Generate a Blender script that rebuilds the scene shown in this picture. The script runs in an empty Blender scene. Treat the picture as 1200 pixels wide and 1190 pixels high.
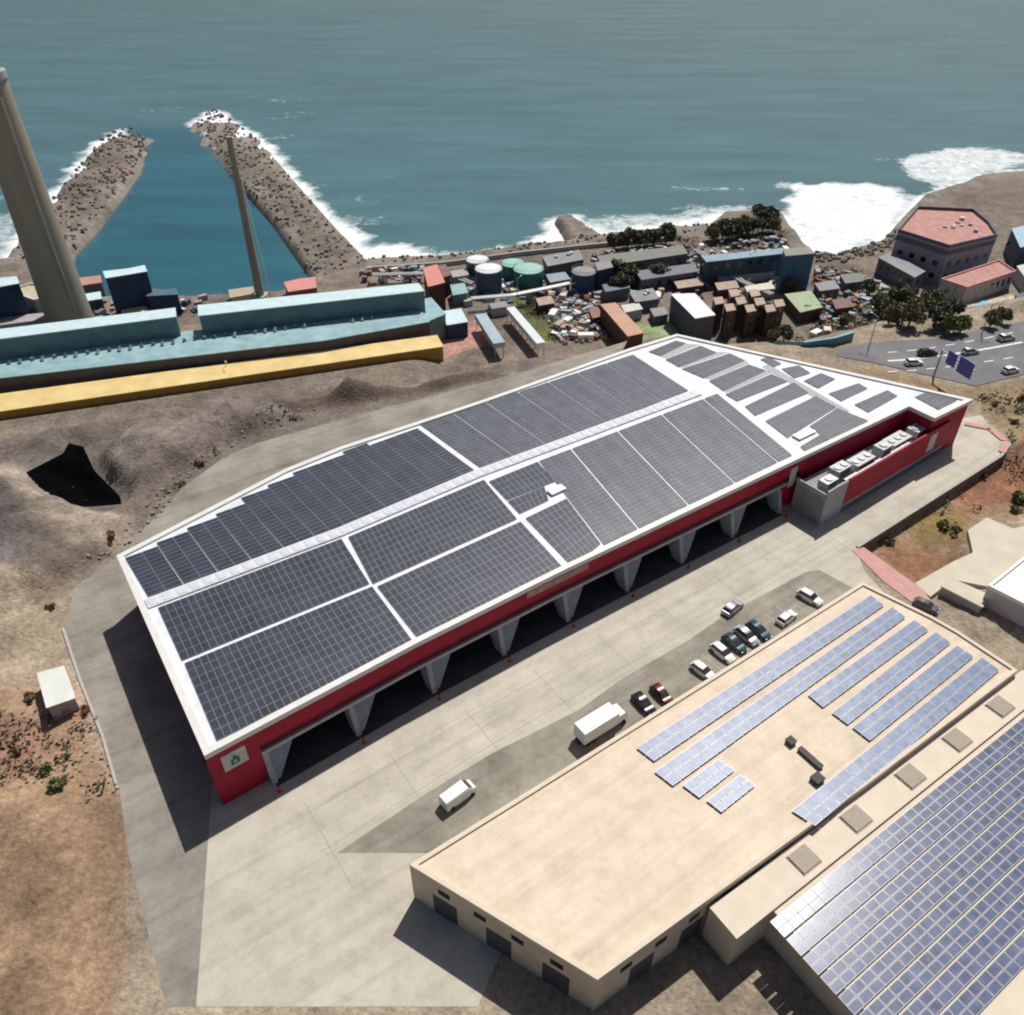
import bpy, bmesh, math, random
import numpy as np
from mathutils import Vector, Matrix
random.seed(7); np.random.seed(7)
R = math.radians
scn = bpy.context.scene
col = scn.collection
# ---------------------------------------------------------------- camera numbers, used to survey the site from the photograph
F = 960.0; TH = R(37.6); HC = 100.0
def P(x, y, z=0.0):
    "pixel of the photograph -> point of the site at height z"
    u = (x-600)/F; v = (595-y)/F
    dy = math.cos(TH)+v*math.sin(TH); dz = -math.sin(TH)+v*math.cos(TH)
    t = (z-HC)/dz
    return Vector((u*t, dy*t, z))
def P2(x, y, z=0.0):
    p = P(x, y, z); return (p.x, p.y)
PORT = -14.0; SEA = -17.0; RZ = 11.0

# ---------------------------------------------------------------- materials
MC = {}
def mat(name, c, rough=0.8, var=0.12, scale=0.5, bump=0.0, bscale=4.0, metal=0.0, spec=0.4, c2=None, detail=6, streak=None, wear=0, seams=None):
    if name in MC: return MC[name]
    m = bpy.data.materials.new(name); m.use_nodes = True
    nt = m.node_tree; N = nt.nodes; L = nt.links
    b = N['Principled BSDF']; b.inputs['Roughness'].default_value = rough; b.inputs['Metallic'].default_value = metal
    b.inputs['Specular IOR Level'].default_value = spec
    tc = N.new('ShaderNodeTexCoord'); mp = N.new('ShaderNodeMapping'); L.new(tc.outputs['Object'], mp.inputs[0])
    if streak: mp.inputs['Scale'].default_value = streak
    n = N.new('ShaderNodeTexNoise'); n.inputs['Scale'].default_value = scale; n.inputs['Detail'].default_value = detail
    n.inputs['Roughness'].default_value = 0.62
    L.new(mp.outputs[0], n.inputs['Vector'])
    rp = N.new('ShaderNodeValToRGB'); L.new(n.outputs['Fac'], rp.inputs[0])
    a = [max(0, v*(1-var)) for v in c]; d = c2 if c2 else [min(1, v*(1+var)) for v in c]
    rp.color_ramp.elements[0].position = 0.32; rp.color_ramp.elements[0].color = (*a, 1)
    rp.color_ramp.elements[1].position = 0.68; rp.color_ramp.elements[1].color = (*d, 1)
    out = rp.outputs[0]
    def mult(o, fac_socket, lo, hi, p0, p1):
        q = N.new('ShaderNodeValToRGB'); q.color_ramp.elements[0].position = p0; q.color_ramp.elements[0].color = (lo, lo, lo*.98, 1)
        q.color_ramp.elements[1].position = p1; q.color_ramp.elements[1].color = (hi, hi, hi, 1); L.new(fac_socket, q.inputs[0])
        x = N.new('ShaderNodeMix'); x.data_type = 'RGBA'; x.blend_type = 'MULTIPLY'; x.inputs[0].default_value = 1
        L.new(o, x.inputs[6]); L.new(q.outputs[0], x.inputs[7]); return x.outputs[2]
    if wear:
        for sc, rot, ps, k in (((.018, .55, 1), -35.4, 1.0, 1.0), ((.25, .25, 1), 0, 1.0, .8), ((1.1, 1.1, 1), 20, 1.0, .45)):
            mp2 = N.new('ShaderNodeMapping'); mp0 = N.new('ShaderNodeMapping'); mp0.inputs['Rotation'].default_value = (0, 0, R(rot)); mp2.inputs['Scale'].default_value = sc
            L.new(tc.outputs['Object'], mp0.inputs[0]); L.new(mp0.outputs[0], mp2.inputs[0])
            nz = N.new('ShaderNodeTexNoise'); nz.inputs['Scale'].default_value = ps; nz.inputs['Detail'].default_value = 8; nz.inputs['Roughness'].default_value = .65; L.new(mp2.outputs[0], nz.inputs['Vector'])
            out = mult(out, nz.outputs['Fac'], 1-wear*k, 1.03, .30, .52)
    if seams:
        mp3 = N.new('ShaderNodeMapping'); mp3.inputs['Rotation'].default_value = (0, 0, R(seams[2])); L.new(tc.outputs['Object'], mp3.inputs[0])
        bk = N.new('ShaderNodeTexBrick'); bk.inputs['Color1'].default_value = (1, 1, 1, 1); bk.inputs['Color2'].default_value = (.90, .90, .90, 1); bk.inputs['Mortar'].default_value = (0, 0, 0, 1)
        bk.inputs['Scale'].default_value = 1; bk.inputs['Mortar Size'].default_value = .035; bk.inputs['Mortar Smooth'].default_value = .2; bk.inputs['Brick Width'].default_value = seams[0]; bk.inputs['Row Height'].default_value = seams[1]
        L.new(mp3.outputs[0], bk.inputs['Vector'])
        out = mult(out, bk.outputs['Color'], 1-seams[3], 1.0, 0, 1)
    L.new(out, b.inputs['Base Color'])
    if bump:
        n2 = N.new('ShaderNodeTexNoise'); n2.inputs['Scale'].default_value = bscale; n2.inputs['Detail'].default_value = 6
        L.new(tc.outputs['Object'], n2.inputs['Vector'])
        bp = N.new('ShaderNodeBump'); bp.inputs['Strength'].default_value = bump; bp.inputs['Distance'].default_value = 0.2
        L.new(n2.outputs['Fac'], bp.inputs['Height']); L.new(bp.outputs[0], b.inputs['Normal'])
    MC[name] = m; return m
WHITE_ROOF = mat('white_roof_membrane', (.67,.69,.72), .6, .08, .35, .1, wear=.10, seams=(12, 1.1, -35.4, .05))
COPING = mat('white_coping', (.68,.66,.63), .5, .06, .6)
RED = mat('red_cladding', (.36,.016,.038), .6, .14, .4, spec=.2)
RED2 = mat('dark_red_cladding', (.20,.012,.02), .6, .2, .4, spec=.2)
GREYC = mat('grey_concrete', (.36,.37,.39), .8, .15, .8, .1)
LINT = mat('pale_grey_steel', (.42,.40,.43), .6, .12, .8)
BAYSHADE = mat('bay_shade_interior', (.03,.03,.035), .8, .3, .5)  # shade inside the open bays, put into the surface colour
DOORM = mat('roller_door_grey', (.075,.075,.085), .6, .3, 1.2)
FRAME = mat('aluminium_frame', (.27,.28,.30), .45, .1, 2, metal=.3)
CELL = mat('dark_solar_glass', (.034,.041,.062), .36, .35, .22, spec=.5)
CELLB = mat('dark_solar_glass_bluish', (.074,.080,.102), .38, .3, .25, spec=.5)
CELLW = mat('pale_blue_solar_glass', (.13,.19,.34), .38, .3, .6, spec=.3, c2=(.20,.26,.40))
CREAM = mat('cream_roof', (.65,.54,.41), .8, .06, .3, .1, c2=(.70,.59,.46), wear=.12, seams=(9, 1.6, -35.4, .10))
CREAMW = mat('cream_wall', (.60,.51,.40), .85, .1, .5)
CREAML = mat('cream_parapet', (.66,.57,.45), .8, .06, .5)
WPAINT = mat('white_paint', (.80,.80,.78), .4, .04, 1)
BLACKP = mat('black_paint', (.015,.015,.018), .35, .2, 1)
GLASS = mat('dark_glass', (.02,.028,.035), .08, .2, 1, spec=.8)
TYRE = mat('tyre_rubber', (.02,.02,.02), .9, .2, 3)
STEEL = mat('galvanised_steel', (.33,.34,.35), .45, .15, 1, metal=.5)
TEAL = mat('pale_teal_roof', (.22,.38,.41), .6, .13, .25, c2=(.32,.48,.50))
TEALD = mat('dark_teal_wall', (.12,.22,.235), .7, .2, .3)
TEALL = mat('light_teal_cap', (.52,.66,.68), .6, .1, .4)
YEL = mat('yellow_roof', (.66,.49,.19), .7, .1, .2, c2=(.74,.58,.27))
YELW = mat('ochre_wall', (.38,.24,.05), .8, .15, .4)
PINKR = mat('salmon_roof', (.44,.20,.17), .8, .16, .35, c2=(.50,.28,.24))
PINKP = mat('pink_paving', (.52,.29,.26), .85, .12, .6)
LILAC = mat('lilac_grey_wall', (.30,.29,.33), .8, .12, .4)
LILACD = mat('dark_slate_band', (.11,.12,.145), .7, .15, .4)
NAVY = mat('navy_wall', (.018,.045,.10), .6, .3, .4)
BLUEW = mat('blue_cladding', (.045,.13,.22), .5, .15, .4)
BLUEB = mat('turquoise_roof', (.12,.42,.52), .5, .12, .5)
BROWNR = mat('orange_brown_roof', (.50,.29,.20), .8, .12, .5)
BROWNW = mat('brown_wall', (.09,.045,.035), .85, .25, .5)
BROWNP = mat('pale_brown_top', (.40,.31,.25), .85, .2, .5)
TANKG = mat('green_tank_paint', (.03,.17,.15), .5, .15, .4)
TANKGT = mat('pale_green_tank_top', (.28,.50,.44), .6, .12, .6)
TANKB = mat('slate_blue_tank_paint', (.06,.09,.15), .5, .2, .4)
TANKW = mat('white_tank_top', (.72,.72,.75), .6, .06, .6)
CHIM = mat('chimney_concrete', (.31,.29,.22), .85, .15, .12, .1, streak=(1,1,.15))
SIGNB = mat('blue_sign', (.05,.09,.42), .4, .08, 1)
GREENP = mat('green_paint', (.02,.16,.09), .5, .1, 1)
BARK = mat('bark', (.09,.065,.045), .95, .3, 3)
ROCK = mat('rock', (.25,.22,.19), .95, .25, .6, .4, 2)
YARD = mat('yard_concrete', (.43,.395,.32), .85, .07, .09, .12, 1.2, c2=(.52,.48,.40), detail=9, wear=.17)
ASPH = mat('parking_asphalt', (.235,.215,.175), .9, .12, .12, .15, 2, c2=(.33,.305,.255), detail=9, wear=.28)
ROAD = mat('service_road_asphalt', (.225,.205,.17), .9, .14, .1, .15, 2, c2=(.32,.295,.25), detail=9, wear=.22)
HIGH = mat('highway_asphalt', (.15,.15,.155), .9, .12, .1, .1, 2, c2=(.20,.20,.205), detail=8)
PAINT = mat('road_marking', (.70,.69,.66), .7, .12, 1.5)
SLABC = mat('pale_slab_concrete', (.56,.51,.40), .85, .08, .25, .1)
PITBLACK = mat('black_pit_sheet', (.003,.003,.004), 1, .3, .3, spec=0)
KERB = mat('kerb_concrete', (.42,.40,.36), .9, .12, 1)
WARM = mat('red_bollard_paint', (.42,.05,.05), .5, .15, 2)
GRASS = mat('pale_lawn', (.20,.26,.13), .95, .25, .4, .3)
GREYR = mat('grey_flat_roof', (.27,.26,.27), .85, .16, .3, .1)
def leafmat(name, a, b_):
    m = mat(name, a, .8, .3, .9, c2=b_); return m
LEAF = leafmat('olive_foliage', (.11,.115,.05), (.20,.20,.10))
LEAFD = leafmat('dark_foliage', (.075,.09,.05), (.15,.165,.095))
LEAFG = leafmat('bright_foliage', (.10,.13,.04), (.20,.21,.08))

# ---------------------------------------------------------------- object helpers
def tag(o, label=None, cat=None, group=None, kind=None):
    if label: o['label'] = label
    if cat: o['category'] = cat
    if group: o['group'] = group
    if kind: o['kind'] = kind
    return o
def empty(name, loc, rz=0, label=None, cat=None, group=None):
    o = bpy.data.objects.new(name, None); col.objects.link(o)
    o.location = loc; o.rotation_euler = (0, 0, rz); o.empty_display_size = .5
    return tag(o, label, cat, group)
class MB:
    "collects polygons in world coordinates (or local ones), then links them as ONE mesh object"
    def __init__(s): s.v = []; s.f = []; s.m = []
    def poly(s, pts, mi=0):
        n = len(s.v); s.v += [tuple(p) for p in pts]; s.f.append(list(range(n, n+len(pts)))); s.m.append(mi)
    def prism(s, pts, z0, z1, mi=0, mt=None, bottom=False):
        "pts: counter-clockwise or clockwise outline of 2D points"
        pts = [(p[0], p[1]) for p in pts]
        ar = sum(pts[i][0]*pts[(i+1) % len(pts)][1]-pts[(i+1) % len(pts)][0]*pts[i][1] for i in range(len(pts)))
        if ar < 0: pts = pts[::-1]
        n = len(pts)
        for i in range(n):
            a, b = pts[i], pts[(i+1) % n]
            s.poly([(a[0], a[1], z0), (b[0], b[1], z0), (b[0], b[1], z1), (a[0], a[1], z1)], mi)
        s.poly([(p[0], p[1], z1) for p in pts], mi if mt is None else mt)
        if bottom: s.poly([(p[0], p[1], z0) for p in pts[::-1]], mi)
    def box(s, c, d, rz=0, mi=0):
        cx, cy, cz = c; hx, hy, hz = d[0]/2, d[1]/2, d[2]/2
        ca, sa = math.cos(rz), math.sin(rz)
        pts = [(cx+x*ca-y*sa, cy+x*sa+y*ca) for x, y in ((-hx, -hy), (hx, -hy), (hx, hy), (-hx, hy))]
        s.prism(pts, cz-hz, cz+hz, mi, bottom=True)
    def tube(s, a, b, r0, r1=None, n=10, mi=0, cap=True):
        r1 = r0 if r1 is None else r1
        a = Vector(a); b = Vector(b); d = (b-a).normalized()
        u = d.cross(Vector((0, 0, 1))) if abs(d.z) < .95 else Vector((1, 0, 0)).cross(d)
        u.normalize(); w = d.cross(u)
        ra = [a+(u*math.cos(2*math.pi*i/n)+w*math.sin(2*math.pi*i/n))*r0 for i in range(n)]
        rb = [b+(u*math.cos(2*math.pi*i/n)+w*math.sin(2*math.pi*i/n))*r1 for i in range(n)]
        for i in range(n):
            j = (i+1) % n; s.poly([ra[i], ra[j], rb[j], rb[i]], mi)
        if cap: s.poly(rb, mi); s.poly(ra[::-1], mi)
    def loft(s, rings, mi=0, cap=True):
        for k in range(len(rings)-1):
            A, B = rings[k], rings[k+1]; n = len(A)
            for i in range(n):
                j = (i+1) % n; s.poly([A[i], A[j], B[j], B[i]], mi)
        if cap: s.poly(rings[-1], mi); s.poly(rings[0][::-1], mi)
    def build(s, name, mats, parent=None, bevel=0, smooth=False, local=False):
        if not isinstance(mats, (list, tuple)): mats = [mats]
        if parent is not None and not local:
            o = parent.matrix_basis.translation.copy(); q = parent
            while q.parent: q = q.parent; o += q.matrix_basis.translation
        elif parent is None and not local:
            n = len(s.v); o = Vector((sum(p[0] for p in s.v)/n, sum(p[1] for p in s.v)/n, min(p[2] for p in s.v)))
        else: o = Vector((0, 0, 0))
        me = bpy.data.meshes.new(name)
        me.from_pydata([(p[0]-o.x, p[1]-o.y, p[2]-o.z) for p in s.v], [], s.f)
        for m in mats: me.materials.append(m)
        me.polygons.foreach_set('material_index', s.m)
        bm = bmesh.new(); bm.from_mesh(me); bmesh.ops.remove_doubles(bm, verts=bm.verts, dist=.0005)
        bmesh.ops.recalc_face_normals(bm, faces=bm.faces)
        if smooth:
            for f in bm.faces: f.smooth = True
            for e in bm.edges:
                if len(e.link_faces) == 2 and e.calc_face_angle(0) > .7: e.smooth = False
        bm.to_mesh(me); bm.free()
        ob = bpy.data.objects.new(name, me); col.objects.link(ob)
        if parent is not None: ob.parent = parent
        elif not local: ob.location = o
        if bevel:
            md = ob.modifiers.new('bevel', 'BEVEL'); md.width = bevel; md.segments = 2; md.limit_method = 'ANGLE'
        return ob
def base_of(pts, z): 
    return (sum(p[0] for p in pts)/len(pts), sum(p[1] for p in pts)/len(pts), z)
def copy_tree(o, parent=None, data=None):
    c = o.copy(); col.objects.link(c); c.parent = parent
    for ch in list(o.children): copy_tree(ch, c)
    return c

# ---------------------------------------------------------------- ground shape
def seg_d(px, py, ax, ay, bx, by):
    dx, dy = bx-ax, by-ay; L2 = dx*dx+dy*dy+1e-9
    t = np.clip(((px-ax)*dx+(py-ay)*dy)/L2, 0, 1)
    return np.hypot(px-ax-t*dx, py-ay-t*dy), t
def inside(px, py, poly):
    r = np.zeros(np.shape(px), bool); n = len(poly)
    for i in range(n):
        x0, y0 = poly[i]; x1, y1 = poly[(i+1) % n]
        if y0 == y1: continue
        c = ((y0 > py) != (y1 > py)) & (px < (x1-x0)*(py-y0)/(y1-y0)+x0)
        r ^= c
    return r
def sdist(px, py, poly):
    "positive outside"
    d = np.full(np.shape(px), 1e9)
    for i in range(len(poly)):
        q, _ = seg_d(px, py, *poly[i], *poly[(i+1) % len(poly)]); d = np.minimum(d, q)
    return np.where(inside(px, py, poly), -d, d)
def sm(a, b, x):
    t = np.clip((x-a)/(b-a), 0, 1); return t*t*(3-2*t)
def vnoise(x, y, seed=0):
    xi = np.floor(x).astype(np.int64); yi = np.floor(y).astype(np.int64); fx = x-xi; fy = y-yi
    fx = fx*fx*(3-2*fx); fy = fy*fy*(3-2*fy)
    def hsh(i, j):
        h = (i*374761393+j*668265263+seed*69069) & 0x7fffffff
        h = ((h ^ (h >> 13))*1274126177) & 0x7fffffff
        return ((h ^ (h >> 16)) & 0xffff)/65535.0
    return (hsh(xi, yi)*(1-fx)+hsh(xi+1, yi)*fx)*(1-fy)+(hsh(xi, yi+1)*(1-fx)+hsh(xi+1, yi+1)*fx)*fy
def fbm(x, y, s, o=4, seed=0):
    r = 0; a = .5; t = 0
    for k in range(o):
        r = r+a*vnoise(x/s, y/s, seed+k*17); t += a; a *= .55; s *= .47
    return r/t*2-1
edge_x = [-1500, -300, -150, -100, -60, -25, 0, 40, 80, 120, 170, 400, 1500]
edge_y = [112, 120, 147, 155, 163, 176, 189, 203, 203, 222, 238, 250, 300]
coast_px = [(-1500, 300), (-200, 300), (9, 309), (35, 272), (75, 222), (120, 165), (150, 150), (172, 165), (160, 200), (113, 263), (81, 297), (74, 330),
            (110, 352), (215, 352), (330, 345), (372, 328), (325, 262), (262, 190), (225, 150), (250, 130), (300, 165), (385, 262),
            (428, 309), (520, 304), (600, 293), (672, 286), (655, 258), (666, 255), (704, 280), (760, 273), (832, 268), (850, 252), (912, 250), (924, 268),
            (950, 300), (975, 303), (1035, 286), (1056, 262), (1085, 232), (1160, 205), (1300, 190), (1900, 170)]
LAND = [P2(x, y, -15.5) for x, y in coast_px]
LAND = LAND+[(3000, LAND[-1][1]), (3000, -2500), (-3000, -2500), (-3000, LAND[0][1])]
yard_px = [(140, 1600), (128, 905), (70, 735), (84, 685), (150, 632), (210, 572), (262, 533), (330, 503), (400, 484), (520, 457), (640, 423), (740, 395), (800, 380), (1000, 425), (1150, 455),
           (1180, 505), (1180, 540), (1010, 655), (1090, 720), (1250, 830), (2400, 1700)]
YARDP = [P2(x, y, 0) for x, y in yard_px]
low_px = [(1003, 641), (1172, 534), (1235, 500), (1330, 520), (1300, 560), (1190, 606), (1130, 615), (1118, 660), (1072, 684)]
LOWP = [P2(x, y, 0) for x, y in low_px]
pit_px = [(30, 552), (73, 530), (80, 518), (97, 522), (110, 550), (140, 580), (142, 588), (77, 593), (70, 583), (47, 570)]
PITP = [P2(x, y, 0) for x, y in pit_px]
ter_px = [(1134, 622), (1156, 607), (1187, 620), (1260, 605), (1300, 640), (1200, 660), (1158, 688), (1116, 680), (1090, 700), (1072, 684), (1118, 658), (1140, 648)]
TERP = [P2(x, y, 0) for x, y in ter_px]
mounds = [([(190, 497), (235, 480), (300, 465), (345, 455), (410, 457)], 3.6, 4.2), ([(215, 540), (262, 512), (330, 488)], 1.6, 2.2), ([(30, 505), (110, 492)], 2.2, 4), ([(110, 505), (180, 472), (265, 452), (350, 444), (420, 450)], 2.0, 5), ([(152, 590), (200, 535), (262, 505), (340, 474), (440, 458), (560, 438)], 2.4, 2.6),
          ([(150, 545), (225, 505), (290, 480)], 4.5, 7), ([(-80, 590), (0, 600), (28, 640), (10, 690)], 6, 9), ([(70, 605), (135, 622)], 2.2, 2.2),
          ([(450, 432), (560, 425), (650, 412)], 1.5, 5), ([(20, 520), (60, 512)], 2.5, 5), ([(150, 622), (100, 660), (60, 690)], 1.5, 3.5)]
MND = [([P2(x, y, 0) for x, y in pl], h, w) for pl, h, w in mounds]
HWP = None
def height(x, y):
    x = np.asarray(x, float); y = np.asarray(y, float)
    d = y-np.interp(x, edge_x, edge_y)
    fl = sdist(x, y, YARDP); rough = sm(1, 9, fl)
    ya, yb = P(0, 482, -8), P(519, 406, -8); yl = ya.y+(x-ya.x)*(yb.y-ya.y)/(yb.x-ya.x)
    lowd = sdist(x, y, LOWP)
    if HWP: rough = rough*sm(0, 5, sdist(x, y, HWP))
    h = PORT*sm(-6, 30, d)
    bank = sm(3, -1, y-yl)*sm(-14, -30, x); h = h*(1-bank)+np.maximum(h, -10.2)*bank
    h = h-2.6*sm(.8, -.8, lowd)
    near = sm(30, 8, d)
    nz = .6-2.6*np.abs(fbm(x, y, 13, 4, 13))+fbm(x, y, 16, 5, 3)*1.2+fbm(x, y, 4, 3, 9)*.45
    h = h+nz*rough*near*sm(-4, 3, lowd)+.25*fbm(x, y, 3, 3, 5)*sm(0, -3, lowd)
    for pl, hh, w in MND:
        m = np.full(x.shape, 1e9)
        for i in range(len(pl)-1):
            q, _ = seg_d(x, y, *pl[i], *pl[i+1]); m = np.minimum(m, q)
        m = m*(1+.35*fbm(x, y, 7, 3, 21))
        h = h+hh*np.exp(-(m/w)**2)*(1+.35*fbm(x, y, 5, 3, 31))*sm(0, 4, fl)
    pd = sdist(x, y, PITP); k = sm(3.5, .3, pd); h = h*(1-k)+k*(-.6-2.5*sm(0, -6, pd))
    k = sm(1.2, -.2, sdist(x, y, TERP)); h = h*(1-k)+k*np.minimum(h, -1.0)
    cd = sdist(x, y, LAND)
    h = h+sm(2, 14, -cd)*0
    rock = sm(-9, -2, cd)*sm(150, 175, y)
    h = h+rock*(.9*fbm(x, y, 3.2, 3, 41)+.3)*sm(-1.0, 1.2, np.abs(x+90)-22)
    h = h*(1-sm(-.5, 7, cd))+(-27)*sm(-.5, 7, cd)
    return h
def hz(x, y): return float(height(np.array([x]), np.array([y]))[0])
def G(px, py):
    "pixel of the photograph -> point on the ground surface"
    z = 0 if py > 455 else PORT
    for _ in range(12):
        p = P(px, py, z); z = .5*z+.5*hz(p.x, p.y)
    return P(px, py, z)

HWP = [tuple(G(*q)[:2]) for q in [(985, 409), (1020, 405), (1090, 400), (1200, 379), (1400, 335), (1500, 372), (1320, 420), (1200, 441), (1143, 453), (1090, 441), (1020, 425), (980, 418)]]
# colour patches of soil, laid out on the site
soil = [  # polygon px, assumed height, colour, softness (m)
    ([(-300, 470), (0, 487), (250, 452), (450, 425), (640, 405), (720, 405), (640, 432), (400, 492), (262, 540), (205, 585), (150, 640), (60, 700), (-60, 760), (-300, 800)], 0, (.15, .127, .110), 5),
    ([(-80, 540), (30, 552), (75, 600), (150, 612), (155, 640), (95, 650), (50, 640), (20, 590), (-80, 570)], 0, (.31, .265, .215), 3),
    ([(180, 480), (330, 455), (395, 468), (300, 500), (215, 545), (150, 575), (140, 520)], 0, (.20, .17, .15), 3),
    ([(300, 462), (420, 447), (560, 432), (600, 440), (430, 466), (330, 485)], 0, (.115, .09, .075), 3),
    ([(-200, 590), (0, 590), (50, 640), (30, 690), (-200, 720)], 0, (.15, .135, .135), 3),
    ([(-300, 690), (60, 690), (85, 740), (60, 800), (-300, 830)], 0, (.33, .27, .20), 3),
    ([(-300, 820), (40, 800), (110, 830), (150, 960), (150, 1300), (-300, 1300)], 0, (.29, .20, .13), 3),
    ([(-50, 845), (30, 835), (60, 870), (45, 900), (-50, 930)], 0, (.24, .14, .105), 3),
    ([(60, 830), (105, 820), (120, 860), (80, 850)], 0, (.26, .13, .085), 2),
    ([(0, 440), (500, 380), (560, 400), (520, 430), (0, 500)], PORT, (.21, .18, .155), 4),
    ([(500, 395), (560, 375), (575, 405), (520, 420)], PORT, (.42, .24, .20), 2),
    ([(640, 400), (700, 385), (760, 395), (690, 420), (600, 428)], -6, (.33, .26, .18), 3),
    ([(590, 340), (640, 335), (660, 400), (625, 405)], PORT, (.12, .13, .05), 2),
    ([(730, 375), (800, 372), (810, 392), (750, 400)], PORT, (.25, .32, .17), 2),
    ([(640, 325), (760, 345), (770, 380), (700, 385), (640, 370)], PORT, (.21, .17, .135), 3),
    ([(820, 395), (990, 385), (1020, 415), (950, 428), (860, 412)], -8, (.27, .215, .16), 3),
    ([(960, 300), (1030, 320), (1100, 350), (1200, 350), (1200, 372), (1090, 395), (1020, 400), (960, 400), (930, 360)], PORT, (.165, .135, .115), 3),
    ([(1020, 330), (1075, 345), (1130, 355), (1200, 345), (1200, 362), (1120, 375), (1050, 352)], PORT, (.45, .40, .31), 3),
    ([(1000, 425), (1140, 455), (1220, 442), (1400, 440), (1400, 560), (1190, 530), (1140, 470), (1000, 440)], 0, (.24, .185, .115), 3),
    ([(1010, 640), (1180, 535), (1300, 480), (1400, 560), (1200, 600), (1130, 615), (1118, 660), (1072, 684)], -2, (.235, .165, .105), 3),
    ([(1100, 560), (1200, 520), (1300, 530), (1200, 585), (1130, 600)], -2, (.26, .13, .08), 3),
    ([(1030, 640), (1090, 640), (1110, 662), (1070, 678)], -2, (.24, .135, .08), 2.5),
    ([(1060, 610), (1130, 590), (1120, 625), (1075, 635)], -2, (.21, .155, .06), 3),
]
SOIL = [([P2(x, y, z) for x, y in pl], c, s) for pl, z, c, s in soil]
def axis(a, b, lo, hi, st, grow=1.35):
    r = list(np.arange(lo, hi+.01, st)); s = st
    v = lo; L_ = []
    while v > a: s = min(s*grow, 250); v -= s; L_.append(v)
    s = st; v = hi; H_ = []
    while v < b: s = min(s*grow, 250); v += s; H_.append(v)
    return np.array(L_[::-1]+r+H_)
def gridmesh(name, xs, ys, hf, attrs, m, keep=None):
    X, Y = np.meshgrid(xs, ys); Z = hf(X, Y)
    nx, ny = len(xs), len(ys)
    co = np.stack([X, Y, Z], -1).reshape(-1, 3)
    i = np.arange(nx*ny).reshape(ny, nx)
    q = np.stack([i[:-1, :-1], i[:-1, 1:], i[1:, 1:], i[1:, :-1]], -1).reshape(-1, 4)
    me = bpy.data.meshes.new(name); me.from_pydata(co.tolist(), [], q.tolist())
    for an, (typ, fn) in attrs.items():
        v = fn(X, Y, Z)
        at = me.attributes.new(an, typ, 'POINT')
        if typ == 'FLOAT_COLOR': at.data.foreach_set('color', np.concatenate([v, np.ones(v.shape[:2]+(1,))], -1).reshape(-1).astype(np.float32))
        else: at.data.foreach_set('value', v.reshape(-1).astype(np.float32))
    me.materials.append(m); me.polygons.foreach_set('use_smooth', [True]*len(me.polygons))
    o = bpy.data.objects.new(name, me); col.objects.link(o); return o
def soilcol(X, Y, Z):
    C = np.ones(X.shape+(3,))*np.array([.30, .25, .19])
    d = Y-np.interp(X, edge_x, edge_y)
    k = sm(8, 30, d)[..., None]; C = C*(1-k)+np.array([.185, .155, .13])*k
    wx = fbm(X, Y, 9, 4, 51)*3.0
    for pl, c, s in SOIL:
        sd = sdist(X, Y, pl)+wx
        k = sm(s*.6, -s*.6, sd)[..., None]; C = C*(1-k)+np.array(c)*k
    cd = sdist(X, Y, LAND); k = (sm(-7, -3, cd)*sm(150, 175, Y))[..., None]
    C = C*(1-k)+np.array([.215, .19, .165])*k
    # mole crowns: paler rubble road
    n1 = fbm(X, Y, 3.5, 4, 61)[..., None]; n2 = fbm(X, Y, 18, 3, 71)[..., None]
    C = C*(1.1+.5*n1+.35*n2)
    return np.clip(C, .01, 1)
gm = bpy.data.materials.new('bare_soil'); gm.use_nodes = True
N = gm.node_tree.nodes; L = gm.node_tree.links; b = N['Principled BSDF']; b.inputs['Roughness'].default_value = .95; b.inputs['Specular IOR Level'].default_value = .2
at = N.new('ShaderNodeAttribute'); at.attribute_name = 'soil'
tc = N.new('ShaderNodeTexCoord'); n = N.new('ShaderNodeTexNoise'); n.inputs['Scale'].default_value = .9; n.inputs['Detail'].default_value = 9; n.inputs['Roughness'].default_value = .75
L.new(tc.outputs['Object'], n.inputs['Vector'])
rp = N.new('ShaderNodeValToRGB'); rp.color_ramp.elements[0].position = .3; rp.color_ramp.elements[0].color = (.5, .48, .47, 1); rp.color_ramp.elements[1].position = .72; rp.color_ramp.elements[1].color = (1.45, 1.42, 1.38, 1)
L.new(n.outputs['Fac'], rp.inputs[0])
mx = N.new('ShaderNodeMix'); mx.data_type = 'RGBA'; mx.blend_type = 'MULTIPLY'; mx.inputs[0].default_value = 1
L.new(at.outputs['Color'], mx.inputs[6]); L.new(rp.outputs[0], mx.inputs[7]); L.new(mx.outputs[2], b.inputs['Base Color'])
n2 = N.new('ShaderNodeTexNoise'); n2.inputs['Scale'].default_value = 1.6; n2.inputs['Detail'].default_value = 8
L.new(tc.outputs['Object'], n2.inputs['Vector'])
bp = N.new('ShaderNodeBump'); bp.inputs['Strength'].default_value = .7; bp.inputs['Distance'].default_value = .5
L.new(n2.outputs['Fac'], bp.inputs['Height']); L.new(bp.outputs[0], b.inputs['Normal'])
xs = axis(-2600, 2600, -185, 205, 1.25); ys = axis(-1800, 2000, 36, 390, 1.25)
ground = gridmesh('ground', xs, ys, height, {'soil': ('FLOAT_COLOR', soilcol)}, gm); tag(ground, 'bare brown soil of the industrial site beside the harbour', kind='structure')

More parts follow.
